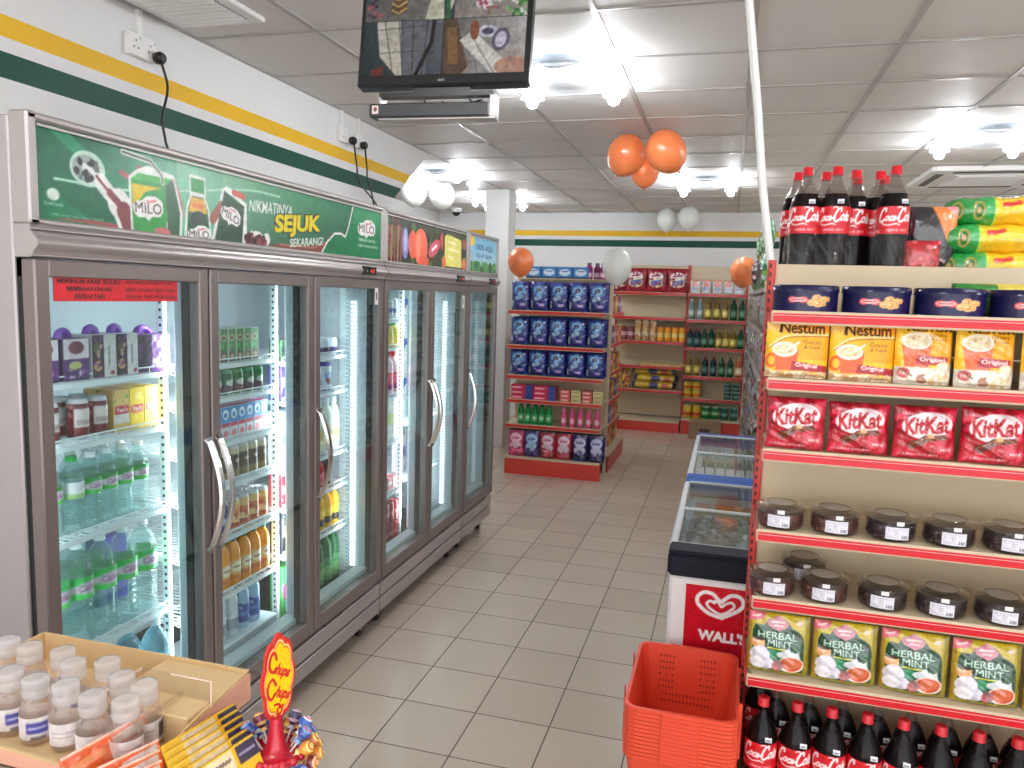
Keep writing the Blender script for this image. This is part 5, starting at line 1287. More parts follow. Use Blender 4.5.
oj = small_bottle('orange_juice_bottle', .195, .031, (232, 146, 30), (12, 106, 64), A)
fill(oj, [2.25, 2.315, 2.38, 2.445, 2.51, 2.57], X1, .530, 'orange juice bottle with a green cap', 'juice bottle', 'orange juice bottles', .07, 'behind the second cooler door')
A = Art(.2, .09, 40, 20, (214, 220, 228)).rect(0, .0, .2, .05, (150, 156, 170)).speck(0, .0, .2, .09, [(60, 60, 76), (190, 196, 206)], 24, .008, 4)
wa = small_bottle('sports_drink_bottle', .20, .031, (206, 216, 222), (224, 230, 232), A)
A = Art(.2, .09, 40, 20, (44, 76, 160)).rect(0, .03, .2, .05, (90, 130, 196)).speck(0, .0, .2, .09, [(30, 56, 130), (150, 180, 220)], 24, .008, 4)
wb = small_bottle('sports_drink_bottle', .20, .031, (150, 186, 216), (224, 230, 232), A)
fill(wa, [2.235, 2.305, 2.375], X1 - .01, .333, 'white isotonic drink bottle', 'drink bottle', 'isotonic drink bottles', None, 'low behind the second cooler door')
fill(wb, [2.445, 2.515], X1 - .01, .333, 'blue isotonic drink bottle', 'drink bottle', 'isotonic drink bottles', None, 'low behind the second cooler door')
MB_ = MB().box(-1.90, -1.70, 1.60 + .48, 2.61, .264, .331, (206, 222, 226), 0, .004)
tag(MB_.build('bottle_riser', M['liner']), 'white riser under the isotonic drink bottles behind the second cooler door', 'riser')
# bay 3 (left edge seen through the second door)
def simple_box(name, w, d, h, c, c2, sd=1): 
    A = Art(w, h, 14, 24, c).rect(0, h * .4, w, h * .65, c2).speck(0, 0, w, h, [c2, c], 14, w * .09, sd)
    return carton(name, w, d, h, A, c)
items3 = [(1.355, simple_box('drink_box', .055, .06, .085, (60, 90, 60), (30, 34, 60)), [2.70], 'small dark green drink box'),
          (1.193, simple_box('drink_box', .07, .06, .14, (90, 70, 170), (226, 214, 236), 2), [2.705], 'purple and white drink box'),
          (.908, simple_box('milk_carton', .07, .07, .24, (214, 226, 236), (90, 160, 214), 3), [2.705], 'tall white and blue milk carton'),
          (.751, simple_box('drink_box', .07, .06, .135, (206, 50, 66), (236, 160, 160), 4), [2.705], 'red drink box'),
          (.552, simple_box('drink_box', .07, .06, .18, (40, 40, 52), (214, 214, 222), 5), [2.705], 'black and white drink box'),
          (.266, simple_box('drink_box', .07, .06, .23, (60, 160, 80), (190, 70, 130), 6), [2.705], 'green and pink drink box')]
for z, p, ysx, d in items3: fill(p, ysx, X1, z, d, 'drink box', None, None, 'seen past the upright between the second and third cooler doors', .02)
A = Art(.17, .06, 30, 16, (60, 50, 110)).rect(0, .03, .17, .06, (210, 220, 236)).speck(0, 0, .17, .03, [(120, 60, 90), (40, 40, 90)], 20, .006, 3)
cu = can('yoghurt_cup', .055, .075, A, (230, 236, 240)); fill(cu, [2.86, 2.925, 2.99, 3.055, 3.12], X1, 1.355, 'small white and purple yoghurt cup', 'yoghurt cup', 'yoghurt cups behind the third cooler door', .06, 'behind the third cooler door')
A = Art(.25, .1, 40, 20, (206, 216, 230)).ell(.125, .045, .03, .025, (110, 70, 60)).ell(.125, .06, .04, .014, (150, 170, 214))
tb = can('spread_tub', .08, .125, A, (56, 50, 160)); fill(tb, [2.88, 2.97, 3.06], X1 - .01, 1.193, 'white tub with a violet lid', 'tub', 'lidded tubs behind the third cooler door', None, 'behind the third cooler door')
A = Art(.2, .1, 40, 24, (226, 216, 190)).ell(.1, .05, .03, .03, (210, 180, 120)).speck(0, 0, .2, .1, [(180, 206, 224), (240, 230, 200)], 24, .010, 3)
yb = small_bottle('yoghurt_bottle', .25, .032, (224, 226, 222), (220, 230, 236), A, neck=.014); fill(yb, [2.86, 2.93, 3.0, 3.07, 3.135], X1, .908, 'tall white yoghurt drink bottle', 'drink bottle', 'white yoghurt bottles', None, 'behind the third cooler door')
for i, (bc, lc) in enumerate((((40, 60, 150), (90, 120, 190)), ((190, 34, 50), (226, 150, 150)), ((34, 30, 34), (120, 60, 60)))):
    q = small_bottle('soft_drink_bottle', .145, .030, bc, ((30, 50, 140), (206, 30, 40), (20, 20, 24))[i], Art(.2, .06, 20, 12, lc).speck(0, 0, .2, .06, [bc], 14, .008, 2))
    fill(q, [2.93 + i * .066], X1, .752, ('blue', 'red', 'black')[i] + ' soft drink bottle behind the third cooler door', 'drink bottle', None)
A = Art(.2, .07, 30, 16, (240, 200, 50)).rect(0, 0, .2, .03, (60, 44, 40))
ob = small_bottle('orange_soda_bottle', .19, .031, (236, 176, 30), (230, 90, 30), A); fill(ob, [2.86, 2.93, 3.0, 3.07, 3.135], X1, .552, 'yellow soda bottle with an orange cap', 'drink bottle', 'yellow soda bottles', .07, 'behind the third cooler door')
A = Art(.25, .08, 30, 16, (60, 140, 80)).rect(0, .02, .25, .05, (110, 180, 110))
gb = small_bottle('green_soda_bottle', .275, .036, (16, 92, 50), (24, 30, 30), A); fill(gb, [2.84, 2.92, 3.0, 3.08, 3.15], X1 - .01, .264, 'large green soda bottle', 'drink bottle', 'green soda bottles', None, 'on the floor behind the third cooler door')
# second cooler
A = Art(.17, .06, 30, 16, (226, 232, 240)).rect(0, .02, .17, .035, (120, 130, 190))
cu2 = can('yoghurt_cup', .055, .105, A, (230, 236, 240)); fill(cu2, [3.60, 3.66, 3.72, 3.78], X1, 1.50, 'white cup with a blue band', 'yoghurt cup', 'white cups', None, 'on the top shelf behind the fourth cooler door')
A = Art(.2, .06, 30, 14, (230, 206, 90))
gy = small_bottle('juice_bottle', .13, .031, (226, 206, 110), (20, 150, 70), A); fill(gy, [3.58, 3.65, 3.72, 3.79], X1, 1.353, 'yellow juice bottle with a green cap', 'juice bottle', 'yellow juice bottles', None, 'behind the fourth cooler door')
A = Art(.2, .1, 30, 20, (206, 60, 90)).rect(0, 0, .2, .03, (150, 60, 120)).ell(.1, .06, .03, .03, (236, 120, 140))
pk = small_bottle('pink_milk_bottle', .235, .032, (232, 206, 214), (206, 40, 50), A); fill(pk, [3.58, 3.65, 3.72, 3.79], X1, 1.092, 'pink milk drink bottle with a red cap', 'drink bottle', 'pink milk bottles', None, 'behind the fourth cooler door')
for i, (c, c2) in enumerate((((60, 130, 200), (226, 232, 236)), ((190, 214, 120), (236, 240, 220)), ((236, 196, 50), (110, 160, 60)))):
    q = simple_box('milk_carton', .065, .065, .22, (222, 228, 226), c, 7 + i); fill(q, [3.62 + i * .075], X1, .848, 'tall ' + ('blue', 'green', 'yellow')[i] + ' and white milk carton behind the fourth cooler door', 'milk carton', None)
pr = simple_box('yoghurt_cup', .05, .05, .075, (222, 130, 140), (240, 220, 220), 11); fill(pr, [3.60, 3.66, 3.72, 3.78], X1, .566, 'small pink yoghurt pot', 'yoghurt cup', 'pink yoghurt pots', None, 'behind the fourth cooler door', .02)
A = Art(.17, .1, 30, 20, (150, 24, 40)).rect(0, .04, .17, .06, (206, 120, 130))
rc = can('drink_can', .056, .115, A, (150, 60, 70))
for r_ in range(2):
    for i, y in enumerate([3.58, 3.64, 3.70, 3.76, 3.82]): put(rc, (X1, y, .263 + r_ * .1155), RZ, 'dark red can on the cooler floor behind the fourth door, ' + nth(i, 5) + (' of the lower layer' if r_ == 0 else ' of the upper layer'), 'drink can', 'stacked red cans')
A = Art(.09, .22, 20, 50, (226, 234, 238)).rect(0, .185, .09, .22, (50, 90, 190)).poly([(.02, .185), (.045, .16), (.07, .185)], (50, 90, 190)).rect(.04, .10, .05, .14, (150, 150, 160))
cd = carton('tissue_carton', .09, .05, .225, A, (214, 224, 230))
for i, z in enumerate((.93, 1.157, 1.384)): put(cd, (X1 - .05, 3.995, z), RZ, 'white carton with a blue bow top seen past the upright behind the fourth door, ' + ('lowest', 'middle', 'topmost')[i] + ' of the column', 'carton', 'white cartons with blue tops')
put(simple_box('milk_carton', .09, .05, .22, (206, 196, 210), (110, 80, 150), 20), (X1 - .05, 3.995, .61), RZ, 'pale violet carton below the column of white cartons', 'carton')
wj = small_bottle('milk_bottle', .24, .035, (226, 232, 232), (226, 232, 232), Art(.2, .1, 20, 20, (206, 216, 222)))
for i, z in enumerate((.923, 1.165)): pass
fill(wj, [4.08], X1, .923, 'white milk bottle at the left edge behind the fifth door', 'drink bottle', None)
# ------------------------------------------------------------------ far gondola with detergents (end faces the camera)
def gondola_shelves(t, x0, x1, y0, y1, zs, base=.17, back_h=1.80, fx=0):
    pass
fx0, fx1, fy = -1.93, -1.02, 6.67
t = empty('display_shelf', ((fx0 + fx1) / 2, fy, 0)); tag(t, 'cream and red end shelf full of blue detergent packs beyond the coolers', 'shelf')
OFF = Vector((-(fx0 + fx1) / 2, -fy, 0))
def Q(b, n, m):
    o = b.build(n, m, t); o.location = OFF; return o
Q(MB().box(fx0, fx1 - .02, fy, fy + .4, .145, .165, mat=0, b=.002).box(fx0, fx1 - .015, fy + .005, fy + .02, 0, .15, mat=1, b=.002), 'base_shelf', [M['cream'], M['red']])
b = MB()
for k in range(6): b.box(fx0 + .01, fx1 - .05, fy + .37, fy + .39, .17 + k * .272, .17 + k * .272 + .270, b=.002)
b.box(fx0 - .01, fx1 - .03, fy + .32, fy + .40, 1.802, 1.815)
Q(b, 'back_panel', M['cream'])
b = MB()
for x in (fx0 - .012, fx1 - .05): b.box(x, x + .03, fy + .36, fy + .40, 0, 1.81, b=.003)
Q(b, 'upright_post', M['cream'])
for z in (1.512, 1.198, .922, .700, .468):
    b = MB().box(fx0, fx1 - .03, fy + .006, fy + .37, z - .012, z, mat=0, b=.002).box(fx0 - .005, fx1 - .025, fy, fy + .008, z - .034, z + .004, mat=0, b=.002)
    s = Q(b, 'shelf_board', [M['cream']])
    MB().box(fx0 - .002, fx1 - .028, fy - .003, fy, z - .028, z - .003, (196, 56, 52)).build('price_rail', M['gloss'], s)
# long side of the same gondola
y1g = 8.10
Q(MB().box(fx0, fx1 + .0, fy + .41, y1g, .145, .165, mat=0).box(fx1 - .012, fx1, fy + .41, y1g, 0, .15, mat=1).box(fx0, fx1, y1g - .012, y1g, 0, .15, mat=1).box(fx0, fx0 + .012, fy + .41, y1g, 0, .15, mat=1), 'run_base', [M['cream'], M['red']])
Q(MB().box(-1.49, -1.46, fy + .41, y1g, .165, 1.78, b=.002), 'centre_panel', M['cream'])
for z in (1.50, 1.20, .92, .64, .40):
    Q(MB().box(-1.46, fx1 - .055, fy + .41, y1g, z - .012, z, mat=0).box(fx1 - .058, fx1 - .05, fy + .41, y1g, z - .03, z + .003, mat=1), 'side_shelf', [M['cream'], M['red']])
    Q(MB().box(-1.90, -1.49, fy + .41, y1g, z - .012, z, mat=0).box(-1.905, -1.90, fy + .41, y1g, z - .03, z + .003, mat=1), 'side_shelf', [M['cream'], M['red']])

A = Art(.172, .265, 40, 60, (20, 38, 130))
A.grad(0, 0, .172, .265, (16, 28, 110), (24, 40, 140), (22, 34, 112), (16, 30, 110)); A.ell(.085, .185, .055, .055, (70, 140, 206)); A.ell(.085, .187, .04, .036, (130, 190, 230)); A.ell(.085, .19, .024, .020, (30, 40, 90)); A.text('O', .085, .19, .016, .016, (150, 190, 220), .03)
A.ell(.08, .12, .04, .022, (150, 190, 226), .3); A.poly([(.07, .05), (.13, .03), (.14, .075), (.08, .085)], (34, 44, 150)); A.poly([(.09, .045), (.135, .04), (.137, .066), (.092, .068)], (196, 170, 222)); A.ell(.018, .055, .012, .028, (150, 160, 150)); A.ell(.018, .085, .007, .01, (190, 200, 190)); A.speck(.1, .14, .165, .22, [(120, 150, 210), (60, 90, 180), (190, 200, 236)], 12, .006, 3)
A.line([(.02, .22), (.06, .25), (.12, .25)], .008, (50, 80, 170)); A.speck(.01, .0, .165, .25, [(30, 60, 150), (60, 100, 190), (12, 20, 90), (150, 170, 220)], 40, .006, 8)
dp = pouch('detergent_pack', .172, .262, .08, A, (20, 38, 130), 'pillow', .14, 'foil', 3)
rowz = ((1.514, 'top'), (1.200, 'second'), (.924, 'third'))
for z, nm in rowz:
    for i in range(5):
        put(dp, (-1.838 + i * .178, fy + .07, z), R.uniform(-.04, .04), 'blue detergent powder pack on the ' + nm + ' board of the far end shelf, ' + nth(i, 5), 'detergent', 'blue detergent packs', sc=(1, 1, 1.0 if z > 1.5 else (.98 if z > 1.1 else .90)))
        put(dp, (-1.838 + i * .178, fy + .17, z), 0, 'blue detergent powder pack behind the ' + nth(i, 5) + ' one on the ' + nm + ' board of the far end shelf', 'detergent', 'blue detergent packs', sc=(1, 1, 1.0 if z > 1.5 else (.98 if z > 1.1 else .90)))
def strip_art(c, c2, c3): return Art(.2, .045, 40, 10, c).rect(.13, 0, .2, .045, c2).rect(.01, .012, .1, .026, c3)
s1 = carton('soap_carton', .205, .1, .044, strip_art((206, 40, 76), (44, 70, 150), (236, 190, 206)), (190, 50, 80)); s2 = carton('soap_carton', .09, .1, .036, Art(.09, .036, 20, 9, (214, 90, 90)).rect(.01, .012, .07, .024, (240, 206, 196)), (206, 90, 90)); s3 = carton('soap_carton', .09, .1, .036, Art(.09, .036, 20, 9, (206, 190, 140)).rect(.01, .012, .07, .024, (150, 150, 90)), (206, 190, 140))
for c_ in range(2):
    for r_ in range(3): put(s1, (-1.79 + c_ * .215, fy + .08, .7005 + r_ * .0445), 0, 'long pink and blue soap carton, ' + ('left' if c_ == 0 else 'right') + ' stack, ' + ('bottom', 'middle', 'top')[r_], 'soap', 'long soap cartons')
for c_ in range(4):
    for r_ in range(3): put(s2 if c_ % 2 == 0 else s3, (-1.385 + c_ * .1, fy + .08, .7005 + r_ * .0365), 0, ('small pink' if c_ % 2 == 0 else 'small cream') + ' soap carton in the ' + ('first', 'second', 'third', 'fourth')[c_] + ' small stack, ' + ('bottom', 'middle', 'top')[r_], 'soap', 'small soap cartons')
gr = small_bottle('dish_soap_bottle', .19, .029, (16, 140, 70), (12, 60, 40), Art(.18, .06, 20, 12, (50, 176, 96)).ell(.09, .03, .02, .014, (190, 226, 190)), 'gloss', .014)
for i in range(5): put(gr, (-1.80 + i * .066, fy + .07, .469), 0, 'green dish soap bottle on the far end shelf, ' + nth(i, 5), 'soap bottle', 'green dish soap bottles')
pkb = small_bottle('softener_bottle', .175, .028, (214, 84, 130), (226, 110, 150), Art(.18, .06, 20, 12, (226, 90, 140)).ell(.09, .03, .02, .02, (246, 200, 216)), 'gloss', .013)
for i in range(5): put(pkb, (-1.395 + i * .077, fy + .07, .469), 0, 'pink softener bottle on the far end shelf, ' + nth(i, 5), 'soap bottle', 'pink softener bottles')
pr_ = []
for i, (c, c2, lb) in enumerate((((196, 50, 100), (240, 190, 210), 'pink softener pouch at the left end of the base'), ((56, 44, 110), (150, 190, 226), 'violet and blue softener pouch, second on the base'), ((170, 26, 50), (226, 196, 214), 'crimson softener pouch, third on the base'), ((176, 24, 50), (226, 196, 214), 'crimson softener pouch, fourth on the base'), ((26, 26, 90), (190, 190, 226), 'navy softener pouch, fifth on the base'), ((30, 28, 96), (180, 186, 226), 'navy softener pouch at the right end of the base'))):
    A = Art(.15, .255, 30, 50, c).ell(.075, .17, .05, .045, c2).ell(.075, .10, .05, .04, tuple(int(v * .8 + 30) for v in c2)).text('Softlan', .075, .17, .07, .025, c, .02).speck(0, 0, .15, .09, [tuple(int(v * .6) for v in c), tuple(min(255, v + 40) for v in c)], 20, .012, i).rect(.0, .235, .15, .255, (60, 40, 60))
    o = pouch('softener_pouch', .150, .255, .07, A, c, 'stand', .06, 'foil', i)
    tag(o, lb + ' of the far end shelf', 'softener pouch', 'softener pouches on the base'); o.location = (-1.835 + i * .151, fy + .06, .166)
A = Art(.14, .12, 30, 24, (60, 130, 196)).ell(.07, .07, .05, .03, (206, 226, 240)).rect(0, 0, .14, .03, (30, 50, 90)).line([(.04, .08), (.1, .08)], .008, (40, 90, 170))
dpk = carton('diaper_pack', .145, .14, .125, A, (40, 60, 110), (70, 110, 160))
MB0 = MB().box(fx0, fx1 - .05, fy + .41, fy + .80, 1.78, 1.80, b=.002); o = MB0.build('top_board', M['cream'], t); o.location = OFF
for i in range(4): put(dpk, (-1.82 + i * .153, fy + .50, 1.801), 0, 'blue and white nappy pack on top of the far shelf, ' + nth(i, 4), 'nappy pack', 'nappy packs')
A = Art(.2, .1, 24, 20, (150, 70, 120)).ell(.1, .05, .03, .03, (226, 190, 206))
pv = small_bottle('shampoo_bottle', .17, .034, (126, 44, 96), (80, 40, 70), A, 'gloss', .018)
for i in range(5): put(pv, (-1.29 + i * .068, fy + .48 + .05 * (i % 2), 1.801), 0, 'purple shampoo bottle on top of the far shelf, ' + nth(i, 5), 'shampoo bottle', 'purple shampoo bottles')
# goods on the aisle side of the same gondola (face +x)
cols = [((206, 60, 90), (240, 190, 200)), ((226, 190, 60), (160, 60, 40)), ((120, 60, 70), (214, 160, 170)), ((230, 150, 50), (250, 220, 120)), ((60, 70, 140), (220, 220, 230)), ((190, 120, 110), (240, 220, 200))]
prs = [simple_box('snack_box', .13, .12, .17, a, c, 30 + i) for i, (a, c) in enumerate(cols)]
for r_, z in enumerate((1.501, 1.201, .921, .641, .401, .166)):
    for i in range(6): put(prs[(i + r_ * 2) % 6], (-1.155, fy + .52 + i * .17, z), RZ, ('pink', 'yellow', 'maroon', 'orange', 'navy', 'tan')[(i + r_ * 2) % 6] + ' goods box on the aisle side of the far shelf, ' + ('top', 'second', 'third', 'fourth', 'fifth', 'bottom')[r_] + ' board, ' + ORD[i] + ' from the near end', 'goods box', 'boxes on the aisle side of the far shelf')

# ------------------------------------------------------------------ wall shelves at the back
def wall_bay(x0, x1, zs, label, base_z=.14):
    y = 9.60
    t = empty('wall_shelf', ((x0 + x1) / 2, y, 0)); tag(t, label, 'shelf', 'wall shelves along the back wall')
    of = Vector((-(x0 + x1) / 2, -y, 0))
    def Q(b, n, m):
        o = b.build(n, m, t); o.location = of; return o
    b = MB()
    for k in range(8): b.box(x0 + .01, x1 - .01, 9.97, 9.99, .15 + k * .242, .15 + k * .242 + .24, b=.002)
    Q(b, 'back_panel', M['cream'])
    b = MB()
    for x in (x0 - .012, x1 - .012): b.box(x, x + .024, 9.95, 10.0, 0, 2.09, b=.002)
    Q(b, 'upright_post', M['red'])
    Q(MB().box(x0, x1, 9.55, 9.97, base_z - .02, base_z, mat=0, b=.002).box(x0, x1, 9.553, 9.57, 0, base_z - .015, mat=1, b=.002), 'base_shelf', [M['cream'], M['red']])
    for z in zs:
        s = Q(MB().box(x0 + .005, x1 - .005, 9.605, 9.97, z - .012, z, mat=0, b=.002).box(x0 + .003, x1 - .003, 9.60, 9.607, z - .036, z + .003, mat=0), 'shelf_board', [M['cream']])
        MB().box(x0 + .004, x1 - .004, 9.596, 9.60, z - .032, z - .001, (190, 52, 56)).build('price_rail', M['gloss'], s)
    return t
wall_bay(-1.42, -.52, (1.735, 1.430, 1.130, .822, .520), 'tall cream and red wall shelf with red snack bags and yellow sacks')
wall_bay(-.50, .20, (1.735, 1.418, 1.075, .724, .445), 'tall cream and red wall shelf stocked with syrup bottles and cans', .19)
A = Art(.27, .3, 44, 48, (150, 16, 40)).ell(.13, .19, .09, .06, (226, 206, 214)).ell(.13, .12, .09, .06, (214, 196, 160)).poly([(.06, .14), (.2, .16), (.2, .1), (.07, .08)], (50, 80, 160)).line([(.08, .2), (.18, .21)], .02, (150, 20, 50)).speck(0, 0, .27, .3, [(120, 8, 30), (190, 40, 60)], 30, .016, 3)
sb = pouch('snack_bag', .265, .30, .12, A, (150, 16, 40), 'pillow', .08, 'foil', 5)
for i in range(3): put(sb, (-1.15 + i * .255, 9.75, 1.737), (0, -.1, .1)[i], 'large red snack bag on the top board of the left back bay, ' + nth(i, 3), 'snack bag', 'large red snack bags')
put(sb, (-1.375, 9.80, 1.737), .5, 'large red snack bag half hidden behind the white balloon', 'snack bag', 'large red snack bags')
A = Art(.3, .14, 24, 30, (206, 170, 120)).rect(0, .05, .3, .10, (224, 206, 170)).speck(0, 0, .3, .14, [(150, 70, 60), (190, 130, 80)], 20, .01, 5)
jf = can('glass_jar', .085, .17, A, (190, 150, 70)); jf2 = can('glass_jar', .085, .17, Art(.3, .14, 20, 20, (130, 60, 70)).rect(0, .05, .3, .09, (206, 170, 170)), (120, 60, 60)); jf3 = can('glass_jar', .10, .15, Art(.3, .14, 20, 20, (226, 150, 40)).rect(0, .04, .3, .09, (236, 206, 120)), (206, 120, 40))
for i in range(3): put(jf2, (-1.36 + i * .09, 9.68, 1.132), 0, 'dark red preserve jar on the third board of the left back bay, ' + nth(i, 3), 'jar', 'preserve jars')
for i in range(3):
    for r_ in range(2): put(jf, (-1.09 + i * .095, 9.68, 1.132 + r_ * .1705), 0, 'tan jar on the third board of the left back bay, ' + nth(i, 3) + (' lower' if r_ == 0 else ' upper'), 'jar', 'tan jars', sc=(1, 1, .72) if r_ == 1 else None)
for i in range(4): put(jf3, (-.81 + i * .087 if i < 9 else 0, 9.67, 1.132), 0, 'orange-lidded jar on the third board of the left back bay, ' + nth(i, 4), 'jar', 'orange jars', sc=(.82, .82, 1.2))
# yellow sacks
A = Art(.56, .12, 70, 18, (214, 176, 52)).rect(0, 0, .05, .12, (44, 44, 100)).rect(.51, 0, .56, .12, (44, 44, 100)).ell(.28, .06, .06, .035, (60, 60, 120)).ell(.42, .05, .05, .03, (190, 90, 60)).line([(.08, .09), (.5, .095)], .006, (236, 206, 110))
def sack():
    def f(s):
        return lambda u, v: (u * .56 - .28, s * -.10 * np.cos((v - .5) * PI) * np.clip(np.minimum(u, 1 - u) * 12, 0, 1) ** .5, .058 + .056 * np.sin((v - .5) * PI) * (.4 + .6 * np.clip(np.minimum(u, 1 - u) * 10, 0, 1) ** .5))
    return MB().grid(f(1), 70, 18, A.cols()).grid(f(-1), 24, 12, (206, 170, 60), flip=True).build('rice_sack', M['foil'])
sk = sack()
for i in range(3): put(sk, (-.865 + (.0, .02, -.01)[i], 9.75, .521 + i * .088), (0, .03, -.03)[i], 'yellow sack with navy ends on the lower board of the left back bay, ' + ('bottom', 'middle', 'top')[i] + ' of three', 'sack', 'yellow sacks', rx=(0, .03, -.04)[i], sc=(1, 1, .88))
A = Art(.12, .25, 20, 30, (214, 180, 90)).speck(0, 0, .12, .25, [(160, 40, 50), (110, 20, 30), (230, 200, 60)], 26, .016, 3)
sn = pouch('snack_bag', .11, .25, .06, A, (190, 60, 50)); 
for i in range(2): put(sn, (-1.34 + i * .12, 9.70, .522), 0, ('left' if i == 0 else 'right') + ' one of two red and yellow snack packs beside the sacks', 'snack bag', 'small snack packs')
for i in range(6):
    cm = carton('noodle_cup', .09, .09, .045, Art(.09, .045, 12, 8, (206, 170, 100)), (190, 150, 90)) if i == 0 else cm
    put(cm, (-1.0 + i * .1, 9.70, .823), 0, 'flat tan pack on the fourth board of the left back bay, ' + nth(i, 6), 'pack', 'flat tan packs', sc=(1, 1, .6))
# right bay
A = Art(.11, .14, 24, 28, (206, 202, 206)).ell(.055, .09, .03, .03, (190, 90, 70)).ell(.055, .05, .035, .02, (150, 160, 190)).rect(0, .12, .11, .14, (214, 150, 120))
wp = pouch('biscuit_pack', .115, .17, .05, A, (206, 196, 190), 'stand', .05, 'foil', 2)
for i in range(5): put(wp, (-.42 + i * .13, 9.68, 1.737), 0, 'white and brown biscuit pack on the top board of the right back bay, ' + nth(i, 5), 'biscuit pack', 'white biscuit packs')
def bt(c, cap, lc): return small_bottle('syrup_bottle', .25, .040, c, cap, Art(.25, .09, 18, 16, lc).ell(.125, .045, .03, .025, tuple(min(255, v + 60) for v in lc)), 'gloss', .014)
bk_ = {'clear': bt((120, 136, 132), (190, 196, 196), (150, 160, 150)), 'amber': bt((120, 96, 40), (150, 120, 40), (214, 190, 90)), 'green': bt((12, 62, 40), (20, 50, 36), (60, 110, 80)), 'blue': bt((24, 44, 60), (150, 40, 60), (50, 90, 90)), 'orange': bt((170, 80, 40), (190, 120, 50), (222, 196, 160))}
rows = {1.420: (['clear', 'clear', 'amber', 'amber', 'amber', 'green', 'green'], 1.0), 1.077: (['blue', 'blue', 'green', 'green', 'amber', 'amber', 'amber', 'green'], .93), .726: (['amber', 'amber', 'blue', 'blue', 'green', 'green', 'orange'], .98)}
for z, (ls, s) in rows.items():
    for i, k in enumerate(ls): put(bk_[k], (-.45 + i * .60 / (len(ls) - 1), 9.67, z), 0, k + ' syrup bottle on the ' + {1.420: 'second', 1.077: 'third', .726: 'fourth'}[z] + ' board of the right back bay, ' + nth(i, len(ls)), 'syrup bottle', 'syrup bottles', sc=(1, 1, s))
yc_ = can('food_can', .10, .10, Art(.3, .08, 24, 10, (216, 180, 50)).rect(0, .02, .3, .04, (190, 60, 40)), (190, 170, 90)); gc_ = can('food_can', .10, .10, Art(.3, .08, 24, 10, (20, 110, 50)).rect(0, .03, .3, .05, (150, 200, 140)), (150, 170, 150)); dg_ = can('food_can', .09, .10, Art(.3, .08, 24, 10, (30, 84, 70)).rect(0, .03, .3, .045, (120, 160, 150)), (120, 150, 140))
for r_ in range(2):
    for i in range(2): put(yc_, (-.44 + i * .105, 9.68, .446 + r_ * .1005), 0, 'yellow food can on the fifth board of the right back bay, ' + ('left ' if i == 0 else 'right ') + ('lower' if r_ == 0 else 'upper'), 'food can', 'yellow food cans')
    for i in range(2): put(dg_, (.04 + i * .1, 9.68, .446 + r_ * .1005), 0, 'dark green food can on the fifth board of the right back bay, ' + ('left ' if i == 0 else 'right ') + ('lower' if r_ == 0 else 'upper'), 'food can', 'dark green food cans')
for i, pcn in enumerate((yc_, yc_, gc_, gc_, dg_, dg_)): put(pcn, (-.43 + i * .112, 9.66, .191), 0, ('yellow', 'green', 'dark green')[i // 2] + ' can on the base of the right back bay, ' + ('left' if i % 2 == 0 else 'right') + ' one of its kind', 'food can', 'cans on the base', sc=(1.05, 1.05, 1.7))
bxo = MB().box(-.185, .185, -.12, .12, 0, .20, (150, 122, 92), 0, .004).box(-.19, .0, -.125, .125, .198, .206, (164, 136, 104)).box(-.06, .06, -.1215, -.119, .09, .13, (60, 48, 42))
o = bxo.build('cardboard_box', M['print']); o.location = (-.20, 9.38, 0); tag(o, 'brown cardboard box on the floor in front of the right back bay', 'box')

# ------------------------------------------------------------------ shelf run on the right of the aisle behind the freezers
x0 = .20
t = empty('display_shelf', (x0, 5.3, 0)); tag(t, 'red-edged shelf run along the right of the aisle behind the freezers', 'shelf')
def Q(b, n, m):
    o = b.build(n, m, t); o.location = (-x0, -5.3, 0); return o
Q(MB().box(x0 + .42, x0 + .45, 5.2, 9.3, .15, 1.76, b=.002), 'back_panel', M['cream'])
Q(MB().box(x0, x0 + .42, 5.2, 9.3, .13, .15, mat=0).box(x0, x0 + .014, 5.2, 9.3, 0, .13, mat=1), 'base_shelf', [M['cream'], M['red']])
for z in (1.74, 1.45, 1.15, .85, .5): Q(MB().box(x0 + .012, x0 + .42, 5.2, 9.3, z - .012, z, mat=0).box(x0, x0 + .012, 5.2, 9.3, z - .022, z + .003, mat=1), 'shelf_board', [M['cream'], M['body']])
kinds = [('grey foil', (150, 156, 160), (110, 60, 60)), ('clear blue', (120, 140, 160), (60, 80, 150)), ('silver', (170, 170, 172), (140, 60, 70)), ('teal', (90, 130, 130), (200, 206, 206)), ('brown', (110, 84, 70), (206, 190, 170)), ('green', (60, 120, 84), (190, 200, 180))]
pks = []
for i, (n, c, c2) in enumerate(kinds):
    A = Art(.2, .23, 26, 30, c).speck(0, 0, .2, .23, [c2, c, (206, 210, 214), tuple(int(v * .5) for v in c)], 60, .014, i)
    pks.append(pouch('hanging_pack', .26, .26, .05, A, c, 'pillow', .25, 'foil', i))
for r_, z in enumerate((1.452, 1.152, .852, .502, .152)):
    for i in range(12):
        k = (i * 5 + r_ * 2) % 6
        put(pks[k], (x0 + .03, 5.32 + i * .33, z), -RZ + R.uniform(-.2, .2), kinds[k][0] + ' goods pack on the right aisle shelf, ' + ORD[r_] + ' board from the top, ' + ORD[i] + ' from the near end', 'goods pack', 'goods packs on the right aisle shelf')
A = Art(.2, .23, 26, 30, (40, 26, 30)).speck(0, 0, .2, .23, [(150, 60, 80), (20, 16, 18), (206, 190, 200)], 40, .014, 2)
put(pouch('hanging_pack', .12, .16, .06, A, (40, 26, 30), 'pillow', .1), (.155, 5.25, 1.76), -RZ, 'dark wine-coloured pack at the near top corner of the right aisle shelf', 'goods pack')
